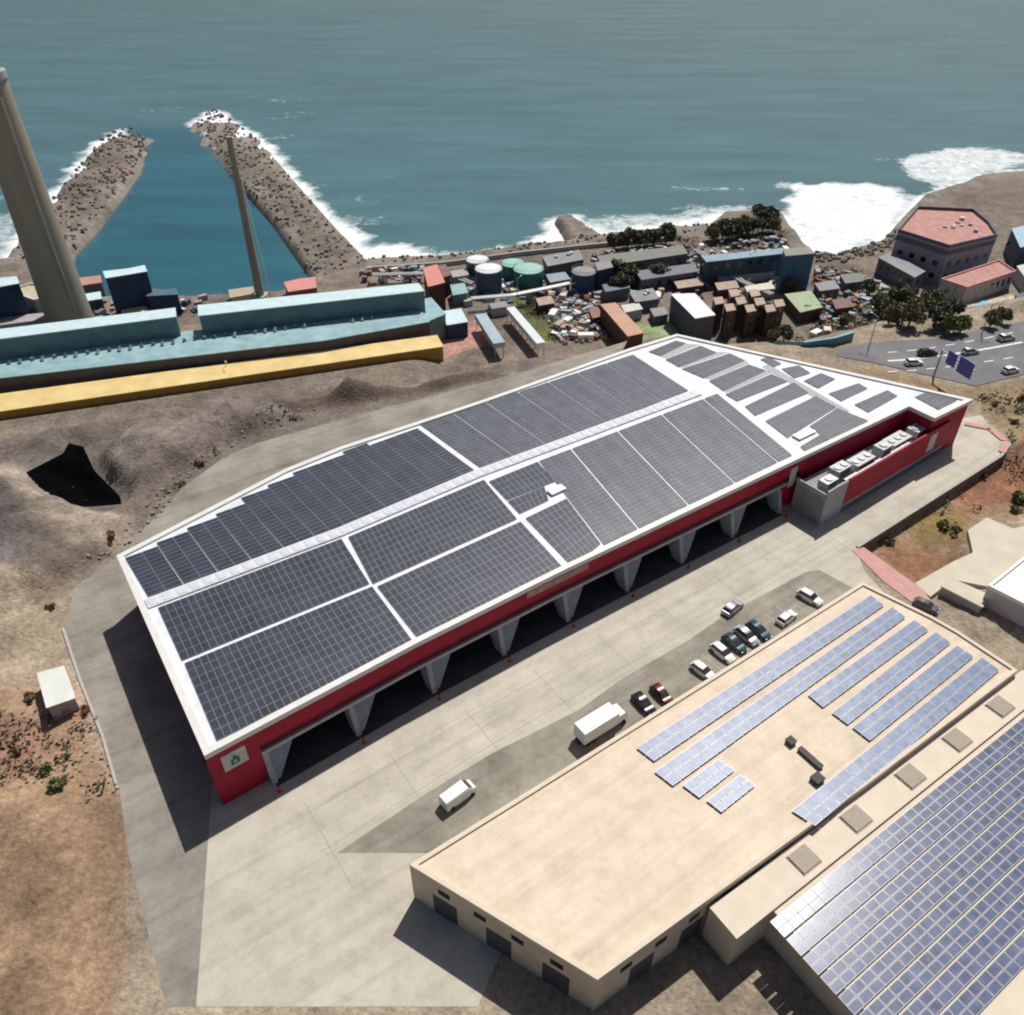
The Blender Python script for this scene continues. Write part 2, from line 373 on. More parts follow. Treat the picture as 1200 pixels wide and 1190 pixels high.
# ---------------------------------------------------------------- sea
surf_px = [([(925, 215), (1075, 215), (1060, 262), (1035, 287), (975, 306), (950, 304), (915, 262)], .70), ([(425, 318), (400, 285), (520, 296), (700, 272), (830, 255), (860, 262), (700, 290), (560, 310)], .8),
           ([(-80, 240), (30, 250), (12, 312), (-80, 320)], .42), ([(640, 270), (700, 252), (900, 238), (930, 262), (800, 272), (700, 284)], .45), ([(385, 258), (402, 258), (440, 300), (428, 314)], .8),
           ([(1050, 190), (1130, 170), (1220, 180), (1100, 235)], .55)]
SURF = [([P2(x, y, SEA) for x, y in pl], k) for pl, k in surf_px]
basin_px = [(110, 262), (60, 330), (110, 360), (380, 340), (328, 262), (228, 150), (150, 150), (165, 190)]
BAS = [P2(x, y, SEA) for x, y in basin_px]
def foam(X, Y, Z):
    cd = sdist(X, Y, LAND); bas = sdist(X, Y, BAS)
    f = sm(13, 2, cd+fbm(X, Y, 9, 3, 5)*5)*.75*sm(-6, 8, bas)
    for pl, k in SURF: f = np.maximum(f, k*sm(6, -6, sdist(X, Y, pl)+fbm(X, Y, 14, 5, 8)*11))
    f = np.maximum(f, .30*sm(130, 30, cd)*sm(.05, .5, fbm(X*.35, Y, 16, 4, 15))*sm(0, 14, bas))
    return f
def open_(X, Y, Z): return sm(-10, 12, sdist(X, Y, BAS))
sm_ = bpy.data.materials.new('sea_water'); sm_.use_nodes = True
N = sm_.node_tree.nodes; L = sm_.node_tree.links; b = N['Principled BSDF']; b.inputs['Roughness'].default_value = .22; b.inputs['Specular IOR Level'].default_value = .5
fa = N.new('ShaderNodeAttribute'); fa.attribute_name = 'foam'; oa = N.new('ShaderNodeAttribute'); oa.attribute_name = 'open'
tc = N.new('ShaderNodeTexCoord')
m1 = N.new('ShaderNodeMix'); m1.data_type = 'RGBA'; m1.inputs[6].default_value = (.016, .105, .14, 1); m1.inputs[7].default_value = (.065, .155, .165, 1); L.new(oa.outputs['Fac'], m1.inputs[0])
nn = N.new('ShaderNodeTexNoise'); nn.inputs['Scale'].default_value = .035; nn.inputs['Detail'].default_value = 6; mq = N.new('ShaderNodeMapping'); mq.inputs['Scale'].default_value = (.45, 1.7, 1); mq.inputs['Rotation'].default_value = (0, 0, .15); L.new(tc.outputs['Object'], mq.inputs[0]); L.new(mq.outputs[0], nn.inputs['Vector'])
rr = N.new('ShaderNodeValToRGB'); rr.color_ramp.elements[0].position = .3; rr.color_ramp.elements[0].color = (.8, .8, .8, 1); rr.color_ramp.elements[1].position = .7; rr.color_ramp.elements[1].color = (1.15, 1.15, 1.15, 1)
L.new(nn.outputs['Fac'], rr.inputs[0])
mm = N.new('ShaderNodeMix'); mm.data_type = 'RGBA'; mm.blend_type = 'MULTIPLY'; mm.inputs[0].default_value = 1; L.new(m1.outputs[2], mm.inputs[6]); L.new(rr.outputs[0], mm.inputs[7])
nf = N.new('ShaderNodeTexNoise'); nf.inputs['Scale'].default_value = .22; nf.inputs['Detail'].default_value = 9; nf.inputs['Roughness'].default_value = .7; nf.inputs['Distortion'].default_value = .8
L.new(tc.outputs['Object'], nf.inputs['Vector'])
ad = N.new('ShaderNodeMath'); ad.operation = 'ADD'; L.new(fa.outputs['Fac'], ad.inputs[0]); L.new(nf.outputs['Fac'], ad.inputs[1])
mr = N.new('ShaderNodeMapRange'); mr.inputs['From Min'].default_value = .76; mr.inputs['From Max'].default_value = 1.28; L.new(ad.outputs[0], mr.inputs[0])
m2 = N.new('ShaderNodeMix'); m2.data_type = 'RGBA'; L.new(mr.outputs[0], m2.inputs[0]); L.new(mm.outputs[2], m2.inputs[6]); m2.inputs[7].default_value = (.84, .87, .88, 1)
L.new(m2.outputs[2], b.inputs['Base Color'])
mr2 = N.new('ShaderNodeMapRange'); mr2.inputs['To Min'].default_value = .2; mr2.inputs['To Max'].default_value = .9; L.new(mr.outputs[0], mr2.inputs[0]); L.new(mr2.outputs[0], b.inputs['Roughness'])
nb = N.new('ShaderNodeTexNoise'); nb.inputs['Scale'].default_value = .5; nb.inputs['Detail'].default_value = 7; mpn = N.new('ShaderNodeMapping'); mpn.inputs['Scale'].default_value = (.6, 1.3, 1)
L.new(tc.outputs['Object'], mpn.inputs[0]); L.new(mpn.outputs[0], nb.inputs['Vector'])
bp = N.new('ShaderNodeBump'); bp.inputs['Strength'].default_value = .5; bp.inputs['Distance'].default_value = .35; L.new(nb.outputs['Fac'], bp.inputs['Height']); L.new(bp.outputs[0], b.inputs['Normal'])
sxs = axis(-4500, 4500, -260, 330, 3.0, 1.3); sys_ = axis(180, 6000, 250, 640, 3.0, 1.3)
sea = gridmesh('sea', sxs, sys_, lambda X, Y: np.full(X.shape, SEA), {'foam': ('FLOAT', foam), 'open': ('FLOAT', open_)}, sm_)
tag(sea, 'teal sea water with white surf along the shore and dark calm harbour basin', kind='structure')

# ---------------------------------------------------------------- draped sheets
def drape(name, pts, m, dz, step=1.25, kind='structure', label=None, parent=None, flat=None):
    bm = bmesh.new(); vs = [bm.verts.new((p[0], p[1], 0)) for p in pts]; bm.faces.new(vs)
    if flat is None:
        x0, x1 = min(p[0] for p in pts), max(p[0] for p in pts); y0, y1 = min(p[1] for p in pts), max(p[1] for p in pts)
        for k in range(int((x1-x0)/step)):
            bmesh.ops.bisect_plane(bm, geom=bm.verts[:]+bm.edges[:]+bm.faces[:], plane_co=(x0+step*(k+1), 0, 0), plane_no=(1, 0, 0))
        for k in range(int((y1-y0)/step)):
            bmesh.ops.bisect_plane(bm, geom=bm.verts[:]+bm.edges[:]+bm.faces[:], plane_co=(0, y0+step*(k+1), 0), plane_no=(0, 1, 0))
        co = np.array([v.co[:] for v in bm.verts]); H = height(co[:, 0], co[:, 1])
        for v, h in zip(bm.verts, H): v.co.z = h+dz
    else:
        for v in bm.verts: v.co.z = flat+dz
        bmesh.ops.triangulate(bm, faces=bm.faces[:])
    bmesh.ops.recalc_face_normals(bm, faces=bm.faces[:])
    for f in bm.faces:
        if f.normal.z < 0: f.normal_flip()
        f.smooth = flat is None
    me = bpy.data.meshes.new(name); bm.to_mesh(me); bm.free(); me.materials.append(m)
    o = bpy.data.objects.new(name, me); col.objects.link(o)
    if kind: o['kind'] = kind
    if label: o['label'] = label
    return o
pp = lambda L_, z=0: [P2(x, y, z) for x, y in L_]
drape('service_road', pp([(195, 1180), (150, 1000), (140, 925), (122, 860), (95, 795), (76, 735), (88, 688), (135, 655), (167, 622), (213, 573), (260, 538), (300, 520), (397, 493), (500, 466), (600, 440), (640, 428), (735, 400), (700, 470), (420, 560), (200, 660), (260, 900), (275, 1180)]), ROAD, .02, flat=0, label='grey asphalt service road round the back of the warehouse')
drape('yard', pp([(230, 1180), (250, 900), (500, 760), (900, 560), (1060, 500), (1150, 487), (1176, 520), (1172, 533), (1003, 640), (1012, 668), (1040, 700), (900, 830), (640, 990), (560, 1180)]), YARD, .024, flat=0, label='pale concrete yard in front of the warehouse bays')
drape('parking_strip', pp([(395, 1000), (500, 930), (577, 883), (677, 833), (732, 794), (808, 750), (849, 721), (897, 696), (944, 671), (960, 668), (1000, 690), (1030, 720), (700, 1000)]), ASPH, .030, flat=0, label='darker asphalt parking strip with cars beside the cream building')
# saw joints in the concrete yard and worn lines
eave0, eave1 = P(240, 888, 0), P(945, 535, 0)
A = (P(945, 535, RZ)-P(240, 888, RZ)); A.normalize(); Bn = Vector((-A.y, A.x, 0)); Mo = -Bn
drape('pink_walkway', pp([(998, 645), (1012, 642), (1082, 692), (1096, 712), (1084, 718), (1035, 682)]), PINKP, .12, flat=0, label='pink paved walkway at the corner of the yard')
mbk = MB()
drape('highway', HWP, HIGH, .14, 2.0, label='grey highway carriageway behind the warehouse end')

def inset_windows(parent, a, b_, z0, z1, floors, pitch, w, mat_, zfrac=(.35, .75), proud=.04):
    a = Vector((a[0], a[1], 0)); b_ = Vector((b_[0], b_[1], 0)); d = b_-a; L_ = d.length; d.normalize(); nn_ = Vector((d.y, -d.x, 0))
    k = int((L_-.6)/pitch)
    if k < 1: return
    st = (L_-k*pitch)/2+pitch/2; fh = (z1-z0)/floors
    for f in range(floors):
        for i in range(k):
            c = a+d*(st+i*pitch); m = MB()
            m.prism([c-d*w/2+nn_*.003, c+d*w/2+nn_*.003, c+d*w/2+nn_*proud, c-d*w/2+nn_*proud], z0+fh*(f+zfrac[0]), z0+fh*(f+zfrac[1]), 0, bottom=True)
            m.build('window', mat_, parent)
def ccw(pts):
    ar = sum(pts[i][0]*pts[(i+1) % len(pts)][1]-pts[(i+1) % len(pts)][0]*pts[i][1] for i in range(len(pts)))
    return pts if ar > 0 else pts[::-1]
# ---------------------------------------------------------------- the warehouse
eave_px = [(240, 888), (490, 755), (665, 668), (945, 535)]
EV = [P(x, y, RZ) for x, y in eave_px]
EL = [0]
for i in range(3): EL.append(EL[-1]+(EV[i+1]-EV[i]).length)
TOT = EL[-1]
def S(s, off=0, z=0):
    "point s metres along the front eave, off metres out of the facade"
    for i in range(3):
        if s <= EL[i+1] or i == 2:
            t = (s-EL[i])/(EL[i+1]-EL[i]); p = EV[i].lerp(EV[i+1], t); break
    return Vector((p.x+Mo.x*off, p.y+Mo.y*off, z))
roof_px = [(240, 888), (490, 755), (665, 668), (945, 535), (1065, 478), (1095, 492), (1140, 470), (793, 393), (737, 410), (567, 470), (483, 498), (400, 525), (333, 552), (137, 653)]
RP = [P(x, y, RZ) for x, y in roof_px]
wh = empty('warehouse', base_of([S(0), S(TOT), RP[7], RP[13]], 0), 0, 'long red warehouse with white roof, open bays along the pale yard', 'warehouse')
m = MB(); m.prism(RP, RZ-.5, RZ, 0, bottom=True); m.build('roof', WHITE_ROOF, wh)
def shrink(poly, d):
    "offset outline inward"
    n = len(poly); ar = sum(poly[i][0]*poly[(i+1) % n][1]-poly[(i+1) % n][0]*poly[i][1] for i in range(n)); s = 1 if ar > 0 else -1
    out = []
    for i in range(n):
        a, b_, c = Vector(poly[i-1][:2]), Vector(poly[i][:2]), Vector(poly[(i+1) % n][:2])
        e1 = (b_-a).normalized(); e2 = (c-b_).normalized()
        n1 = Vector((-e1.y, e1.x))*s; n2 = Vector((-e2.y, e2.x))*s
        k = (n1+n2); k = k/max(.35, k.dot(n1)); out.append(b_+k*d)
    return out
m = MB(); RI = shrink(RP, 1.0); n = len(RP)
for i in range(n):
    j = (i+1) % n; w = .25 if i in (0, 1, 2, 3, 5) else .0
    m.poly([(RP[i][0], RP[i][1], RZ+.35), (RP[j][0], RP[j][1], RZ+.35), (RI[j][0], RI[j][1], RZ+.35), (RI[i][0], RI[i][1], RZ+.35)])
    m.poly([(RP[i][0], RP[i][1], RZ+.002), (RP[j][0], RP[j][1], RZ+.002), (RP[j][0], RP[j][1], RZ+.35), (RP[i][0], RP[i][1], RZ+.35)])
    m.poly([(RI[i][0], RI[i][1], RZ+.002), (RI[j][0], RI[j][1], RZ+.002), (RI[j][0], RI[j][1], RZ+.35), (RI[i][0], RI[i][1], RZ+.35)])
m.build('roof_coping', COPING, wh)
# walls other than the front
W_ = shrink(RP, .35)
def wallseg(a, b_, th, z0, z1, mi=0, mb=None):
    mb = mb or MB(); a = Vector(a[:2]); b_ = Vector(b_[:2]); d = (b_-a).normalized(); nn_ = Vector((-d.y, d.x))*th
    mb.prism([a, b_, b_+nn_, a+nn_], z0, z1, mi); return mb
m = MB()
for i in list(range(6, 13))+[13]:
    wallseg(W_[i], W_[(i+1) % n], .3, -2, RZ-.5, 0, m)
m.build('outer_wall', RED, wh)
mm_ = MB(); wallseg(W_[5], W_[6], .3, -3, RZ-.5, 0, mm_); wallseg(W_[4], W_[5], .3, 0, RZ-.5, 0, mm_); mm_.build('end_wall', RED, wh)
mm_ = MB(); wallseg(W_[3], W_[4], .3, 0, RZ-.5, 0, mm_); mm_.build('rear_terrace_wall', RED, wh)
# front: strips that follow the eave
def strip(name, s0, s1, o0, o1, z0, z1, mt):
    m = MB(); cuts = [s0]+[e for e in EL[1:3] if s0 < e < s1]+[s1]
    for a, b_ in zip(cuts[:-1], cuts[1:]):
        m.prism([S(a, o0), S(b_, o0), S(b_, o1), S(a, o1)], z0, z1, 0, bottom=True)
    return m.build(name, mt, wh)
CP = 7.2; NB = 8; bay = (TOT-CP-5.5)/NB
strip('fascia', 0, TOT, -1.2, -.12, 7.75, RZ-.5, RED)
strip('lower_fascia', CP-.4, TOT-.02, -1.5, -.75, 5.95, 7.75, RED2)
strip('lintel', CP-.4, TOT-.02, -1.3, -.25, 5.35, 5.95, LINT)
strip('corner_panel', .02, CP-.4, -1.15, -.16, 0, 7.75, RED)
strip('end_panel', TOT-5.5, TOT-.04, -1.2, -.2, 0, 5.35, RED)
strip('bay_back_wall', .3, TOT, -8.5, -8.2, 0, 5.9, BAYSHADE)
strip('shaded_bay_floor', CP, TOT-5.5, -8.2, 1.6, .0245, .06, mat('bay_shade_floor', (.06,.058,.055), .8, .3, .5))  # floor colour carries the bay shade, out past the eave onto the yard
strip('bay_ceiling', CP, TOT-5.5, -8.2, -1.5, 5.6, 5.8, BAYSHADE)
for k in range(NB+1):
    s = CP+k*bay
    m = MB()
    # pillar: tapered fin, wide at the head, narrow at the foot, standing out of the recess
    a = S(s-.4, 0); b_ = S(s+.4, 0); o = Mo
    prof = [(-1.2, 0.02), (1.1, 0.02), (-.32, 5.34), (-4.8, 5.34)]
    L0 = [Vector((a.x+o.x*q, a.y+o.y*q, z)) for q, z in prof]; L1 = [Vector((b_.x+o.x*q, b_.y+o.y*q, z)) for q, z in prof]
    m.loft([L0, L1]); m.build('pillar', GREYC, wh)
    if k < NB:
        m = MB(); fr = [(s+.402, .6, 1.0), (s+.9, .6, 1.0), (s+4.2, 5.34, -.5), (s+.402, 5.34, -.5)]
        m.loft([[S(q, oo, z) for q, z, oo in fr], [S(q, oo-.5, z) for q, z, oo in fr]]); m.build('bracket', mat('blue_grey_bracket', (.22,.24,.29), .7, .15, .8), wh)
    if k < NB:
        m = MB(); nsl = 12
        for q in range(nsl):
            z0 = .05+q*.42; m.prism([S(s+1.0, -8.18), S(s+bay-1.0, -8.18), S(s+bay-1.0, -8.10-.03*(q % 2)), S(s+1.0, -8.10-.03*(q % 2))], z0, z0+.42, 0)
        m.build('roller_door', DOORM, wh)
# faded part of the fascia
m = MB(); sA = EL[2]-3; m.prism([S(sA-5, -.12), S(sA+7.5, -.12), S(sA+7.5, -.09), S(sA-5, -.09)], 8.9, 10.2, 0, bottom=True)
m.build('faded_fascia_strip', mat('faded_pink_cladding', (.48, .27, .25), .7, .3, .5), wh)
# signs on the red panels
def sign(s0, s1, z0, z1, emblem, off=-.158):
    m = MB(); m.prism([S(s0, off), S(s1, off), S(s1, off+.08), S(s0, off+.08)], z0, z1, 0, bottom=True)
    g = m.build('facade_sign', mat('pale_sign_board', (.50, .52, .48), .6, .15, 1.2), wh)
    if emblem:
        m = MB(); c = (s0+s1)/2; zc = (z0+z1)/2
        for a, b_, c0, c1 in ((-.62, -.22, -.75, .1), (-.22, .25, -.2, .78), (.25, .6, -.75, .35), (-.62, .6, -.95, -.75)):
            m.prism([S(c+a, off+.08), S(c+b_, off+.08), S(c+b_, off+.11), S(c+a, off+.11)], zc+c0, zc+c1, 0, bottom=True)
        m.build('emblem', GREENP, g)
sign(1.7, 5.0, 6.2, 9.3, True)
sign(TOT-3.6, TOT-1.8, 4.9, 9.4, False, -.115)
# ridge walkway
rl = [P(172, 709, RZ), P(400, 624, RZ), P(560, 556, RZ), P(818, 461, RZ)]
m = MB(); m2 = MB()
for i in range(3):
    a, b_ = rl[i], rl[i+1]; w = Bn*1.15
    m.prism([a-w, b_-w, b_+w, a+w], RZ+.01, RZ+.30, 0)
m.build('ridge_walkway', mat('ridge_sheet', (.62, .64, .67), .55, .12, .7), wh)
Lr = (rl[3]-rl[0]).length; kk = int(Lr/2.1)
m = MB()
for i in range(kk):
    t = (i+.5)/kk*3; j = min(2, int(t)); 
    # even spacing by length
    d = (i+.5)*Lr/kk; acc = 0
    for j in range(3):
        ll = (rl[j+1]-rl[j]).length
        if d <= acc+ll or j == 2: p = rl[j].lerp(rl[j+1], (d-acc)/ll); break
        acc += ll
    m.box((p.x, p.y, RZ+.33), (1.3, 1.7, .055), math.atan2(A.y, A.x))
m.build('ridge_vents', mat('ridge_vent_grey', (.58, .60, .63), .5, .1, 1), wh)

# annex with the plant deck in front of the far end
a0 = P(960, 616, 0); a1 = P(1100, 531, 0)
ax = (a1-a0).normalized(); an = Vector((ax.y, -ax.x, 0))
back0 = Vector(W_[3][:2]+()) if False else Vector((W_[3][0], W_[3][1], 0)); back1 = Vector((W_[4][0], W_[4][1], 0))
an_len = (a1-a0).length
q0 = a0-an*7.4; q1 = a1-an*5.4
m = MB(); m.prism([a0-an*.3, a1-an*.3, a1-an*5.4+ax*0, a0-an*7.0], 0, 6.2, 0, 0); m.build('annex_deck', GREYR, wh)
m = MB(); m.prism([a0, a0+ax*6.5, a0+ax*6.5-an*.3, a0-an*.3], 0, 8.0, 0, 0); m.prism([a0-an*.302, a0-an*7.0, a0-an*7.0+ax*.3, a0-an*.302+ax*.3], 6.2, 7.2, 0, 0); m.build('annex_concrete_wall', GREYC, wh)
m = MB(); m.prism([a0+ax*6.502+an*.1, a1+an*.1, a1-an*.3, a0+ax*6.502-an*.3], 2.2, 8.2, 0, 0, bottom=True); m.build('annex_red_wall', RED, wh)
m = MB(); m.prism([a0+ax*6.502, a1, a1-an*.3, a0+ax*6.502-an*.3], 0, 2.198, 0, 0); m.build('annex_plinth', LILACD, wh)
m = MB(); m.prism([a0+ax*6.4+an*.16, a1+ax*.06+an*.16, a1+ax*.06+an*.1, a0+ax*6.4+an*.1], 1.9, 2.2, 0, 0, bottom=True); m.build('annex_ledge', LINT, wh)
e = a0+ax*(an_len-7)+an*.1
m = MB(); m.prism([e, e+ax*2.6, e+ax*2.6+an*.08, e+an*.08], 3.0, 7.2, 0, bottom=True); m.build('facade_sign', mat('pale_sign_board', (.5, .52, .48)), wh)
for k in range(5):
    e = a0+ax*(2+k*9.5)
# rooftop plant on the deck, each its own thing
def hvac(p, L_, W2, H_, lab, ang, pale=True, fans=2, group='air units on the annex deck'):
    r = empty('air_handling_unit', (p.x, p.y, p.z), ang, lab, 'air unit', group)
    m = MB(); m.box((0, 0, .2), (L_-.3, W2-.3, .4)); m.build('plinth', KERB, r, local=True)
    m = MB(); m.box((0, 0, .4+H_/2), (L_, W2, H_)); m.build('casing', mat('pale_casing', (.52, .54, .54), .5, .12, 1) if pale else STEEL, r, local=True, bevel=.05)
    for f in range(fans):
        m = MB(); x = (f+.5)*L_/fans-L_/2; m.tube((x, 0, .402+H_), (x, 0, .62+H_), min(W2, L_/fans)*.36, n=14); m.build('fan_cowl', STEEL, r, local=True)
    m = MB()
    for q in range(6): m.box((0, -W2/2-.02, .7+q*(H_-.5)/6), (L_*.8, .05, .1))
    m.build('louvre', DOORM, r, local=True)
    return r
ang = math.atan2(ax.y, ax.x)
specs = [(3.5, 2.6, 3.5, 2.2, 1.5, 'grey air unit nearest the concrete end of the annex deck', False, 1), (8.5, 3.6, 4.2, 2.4, 1.9, 'pale air unit second from the concrete end of the annex deck', True, 2),
         (14.5, 3.0, 6.0, 2.8, 1.6, 'long pale air unit in the middle of the annex deck', True, 3), (21.5, 2.8, 3.2, 2.4, 2.1, 'tall pale air unit past the middle of the annex deck', True, 1),
         (27.5, 3.2, 6.4, 3.0, 1.3, 'widest low pale air unit on the annex deck', True, 3), (34.5, 2.8, 4.4, 2.6, 1.6, 'pale air unit beside the red wall at the far end of the deck', True, 2)]
for s_, o_, L_, W2, H_, lab, pale, fans in specs:
    if s_ < an_len-2:
        p = a0+ax*s_-an*o_; hvac(Vector((p.x, p.y, 6.202)), L_, W2, H_, lab, ang, pale, fans)
dr = empty('air_duct', (*(a0+ax*18-an*1.2)[:2], 6.2), ang, 'long galvanised duct along the red parapet of the annex deck', 'duct')
m = MB(); m.box((0, 0, .75), (22, .6, .6)); m.build('duct_run', STEEL, dr, local=True)
m = MB()
for q in range(8): m.box((-10.4+q*3, 0, .225), (.15, .5, .45))
m.build('supports', STEEL, dr, local=True)

# ---------------------------------------------------------------- solar arrays
def bil(Q, u, v): return (Q[0].lerp(Q[1], u)).lerp(Q[3].lerp(Q[2], u), v)
def module(m, a, b_, c, d, z, th=.05, fr=.035):
    "a b c d: corners of one module"
    top = [Vector((q.x, q.y, z+th)) for q in (a, b_, c, d)]; bot = [Vector((q.x, q.y, z)) for q in (a, b_, c, d)]
    m.poly(top, 0)
    for i in range(4): m.poly([bot[i], bot[(i+1) % 4], top[(i+1) % 4], top[i]], 0)
    cc = sum(top, Vector())/4; L_ = (b_-a).length; W2 = (d-a).length
    ins = []
    ux = (b_-a).normalized(); uy = (d-a).normalized()
    s4 = [(1, 1), (-1, 1), (-1, -1), (1, -1)]
    for q, (sx, sy) in zip(top, s4): ins.append(q+ux*fr*sx+uy*fr*sy+Vector((0, 0, .003)))
    m.poly(ins, 1)
def array(quadpx, nr, nc, lab, z=RZ, cell=CELL, rowgap=.07, colgap=.02, group='solar arrays on the white warehouse roof', name='solar_array', tilt=0, along='u', part='panel_row', sub=1, lift=.12):
    "rows run along the first edge of the quad; nr rows of nc modules; sub rows of modules per row"
    Q = [P(x, y, z+.2) for x, y in quadpx]
    r = empty(name, base_of(Q, z), 0, lab, 'solar array', group)
    for i in range(nr):
        m = MB(); dv = 1/nr; gv = rowgap/((Q[3]-Q[0]).length)
        for k in range(sub):
            v0 = i*dv+gv/2+(dv-gv)*k/sub; v1 = i*dv+gv/2+(dv-gv)*(k+1)/sub-(.03/(Q[3]-Q[0]).length if sub > 1 else 0)
            for j in range(nc):
                u0 = j/nc; u1 = (j+1)/nc-colgap/((Q[1]-Q[0]).length)
                module(m, bil(Q, u0, v0), bil(Q, u1, v0), bil(Q, u1, v1), bil(Q, u0, v1), z+lift)
        m.build(part, [FRAME, cell], r)
    return r
def auto(quadpx, lab, rowp=1.72, modp=1.05, **kw):
    z = kw.get('z', RZ); Q = [P(x, y, z+.2) for x, y in quadpx]
    nr = max(1, round(((Q[3]-Q[0]).length+(Q[2]-Q[1]).length)/2/rowp)); nc = max(1, round(((Q[1]-Q[0]).length+(Q[2]-Q[3]).length)/2/modp))
    return array(quadpx, nr, nc, lab, **kw)
auto([(216, 777), (436, 687), (486, 754), (254, 868)], 'near left solar array, directly above the red corner panel', rowgap=.06)
auto([(185, 712), (400, 631), (433, 684), (213, 774)], 'solar array above the near left one, left of the first white cross lane', rowgap=.06)
auto([(408, 629), (567, 562), (606, 608), (437, 684)], 'solar array between the ridge walkway and the thin white lane, in the middle', rowgap=.06)
auto([(442, 687), (610, 611), (661, 666), (493, 752)], 'solar array at the middle of the front eave, below the thin white lane', rowgap=.06)
auto([(573, 564), (630, 541), (651, 564), (594, 586)], 'small solar array above and left of the white roof hatch', rowgap=.06)
auto([(595, 587), (638, 570), (643, 586), (609, 602)], 'tiny solar array directly left of the white roof hatch', rowgap=.06)
auto([(616, 607), (664, 584), (704, 637), (671, 664)], 'small solar array at the front eave below the white roof hatch', rowgap=.06)
# strips that run across the roof: each array is a field of double-width strips
def field(b0, b1, t0, t1, ns, lab, gaps=None, cell=CELLB, z=RZ, modp=1.04, gap=.45, sub=2):
    Bq = [P(*b0, z+.2), P(*b1, z+.2)]; Tq = [P(*t0, z+.2), P(*t1, z+.2)]
    r = empty('solar_array', base_of(Bq+Tq, z), 0, lab, 'solar array', 'solar arrays on the white warehouse roof')
    for i in range(ns):
        m = MB(); g = (gaps[i % len(gaps)] if gaps else gap)/(Bq[1]-Bq[0]).length
        u0, u1 = i/ns, (i+1)/ns-g
        for k in range(sub):
            ua = u0+(u1-u0)*k/sub; ub = u0+(u1-u0)*(k+1)/sub-(.04/(Bq[1]-Bq[0]).length)
            pa, pb = Bq[0].lerp(Bq[1], ua), Bq[0].lerp(Bq[1], ub); qa, qb = Tq[0].lerp(Tq[1], ua), Tq[0].lerp(Tq[1], ub)
            nc = int((qa-pa).length/modp)
            for j in range(nc):
                v0 = j/nc; v1 = (j+1)/nc-.03/(qa-pa).length
                module(m, pa.lerp(qa, v0), pb.lerp(qb, v0), pb.lerp(qb, v1), pa.lerp(qa, v1), z+.12)
        m.build('panel_row', [FRAME, cell], r)
field((708, 638), (929, 533), (632, 540), (841, 461), 12, 'large striped solar array on the front half, left of the long white cross lane', gaps=[.1, .42, .1])
field((566, 550), (808, 457), (492, 497), (743, 415), 14, 'large solar array on the far half beyond the ridge walkway', gaps=[.1, .3])
# far left field whose strips stop stepwise at the slanting edge of the roof
def far_left():
    b0, b1 = P(176, 703, RZ+.2), P(559, 552, RZ+.2); dA = (P(148, 655, RZ)-P(177, 703, RZ)).normalized(); dB = (P(487, 500, RZ)-P(558, 552, RZ)).normalized()
    mid = P(400, 616, RZ+.2)
    edge = [P(*q, RZ+.2) for q in [(137, 653), (333, 552), (400, 525), (483, 498), (567, 470)]]
    r = empty('solar_array', base_of([b0, b1], RZ), 0, 'stepped solar array along the slanting far left edge of the roof', 'solar array', 'solar arrays on the white warehouse roof')
    L1 = (mid-b0).length; L2 = (b1-mid).length; T = L1+L2
    def bp(s): return b0.lerp(mid, s/L1) if s < L1 else mid.lerp(b1, (s-L1)/L2)
    def hit(p, dv):
        best = 0
        for i in range(len(edge)-1):
            a, b_ = edge[i], edge[i+1]; e = b_-a; den = dv.x*e.y-dv.y*e.x
            if abs(den) < 1e-6: continue
            t = ((a.x-p.x)*e.y-(a.y-p.y)*e.x)/den; u = ((a.x-p.x)*dv.y-(a.y-p.y)*dv.x)/den
            if -.05 <= u <= 1.001 and t > 0: best = max(best, t)
        return best
    ns = 11; w = T/ns
    for i in range(ns):
        m = MB(); s0 = i*w; s1 = s0+w-.16
        dv = dA.lerp(dB, (i+.5)/ns).normalized(); ln = min(hit(bp(s0), dv), hit(bp(s1), dv))-1.0
        if ln < 3: ln = 8.0
        nc = int(ln/1.04)
        for k in range(2):
            a, b_ = bp(s0+(s1-s0)*k/2), bp(s0+(s1-s0)*(k+1)/2-.04)
            for j in range(nc):
                o0, o1 = dv*(j*1.04), dv*((j+1)*1.04-.03)
                module(m, a+o0, b_+o0, b_+o1, a+o1, RZ+.12)
        m.build('panel_row', [FRAME, CELL], r)
far_left()
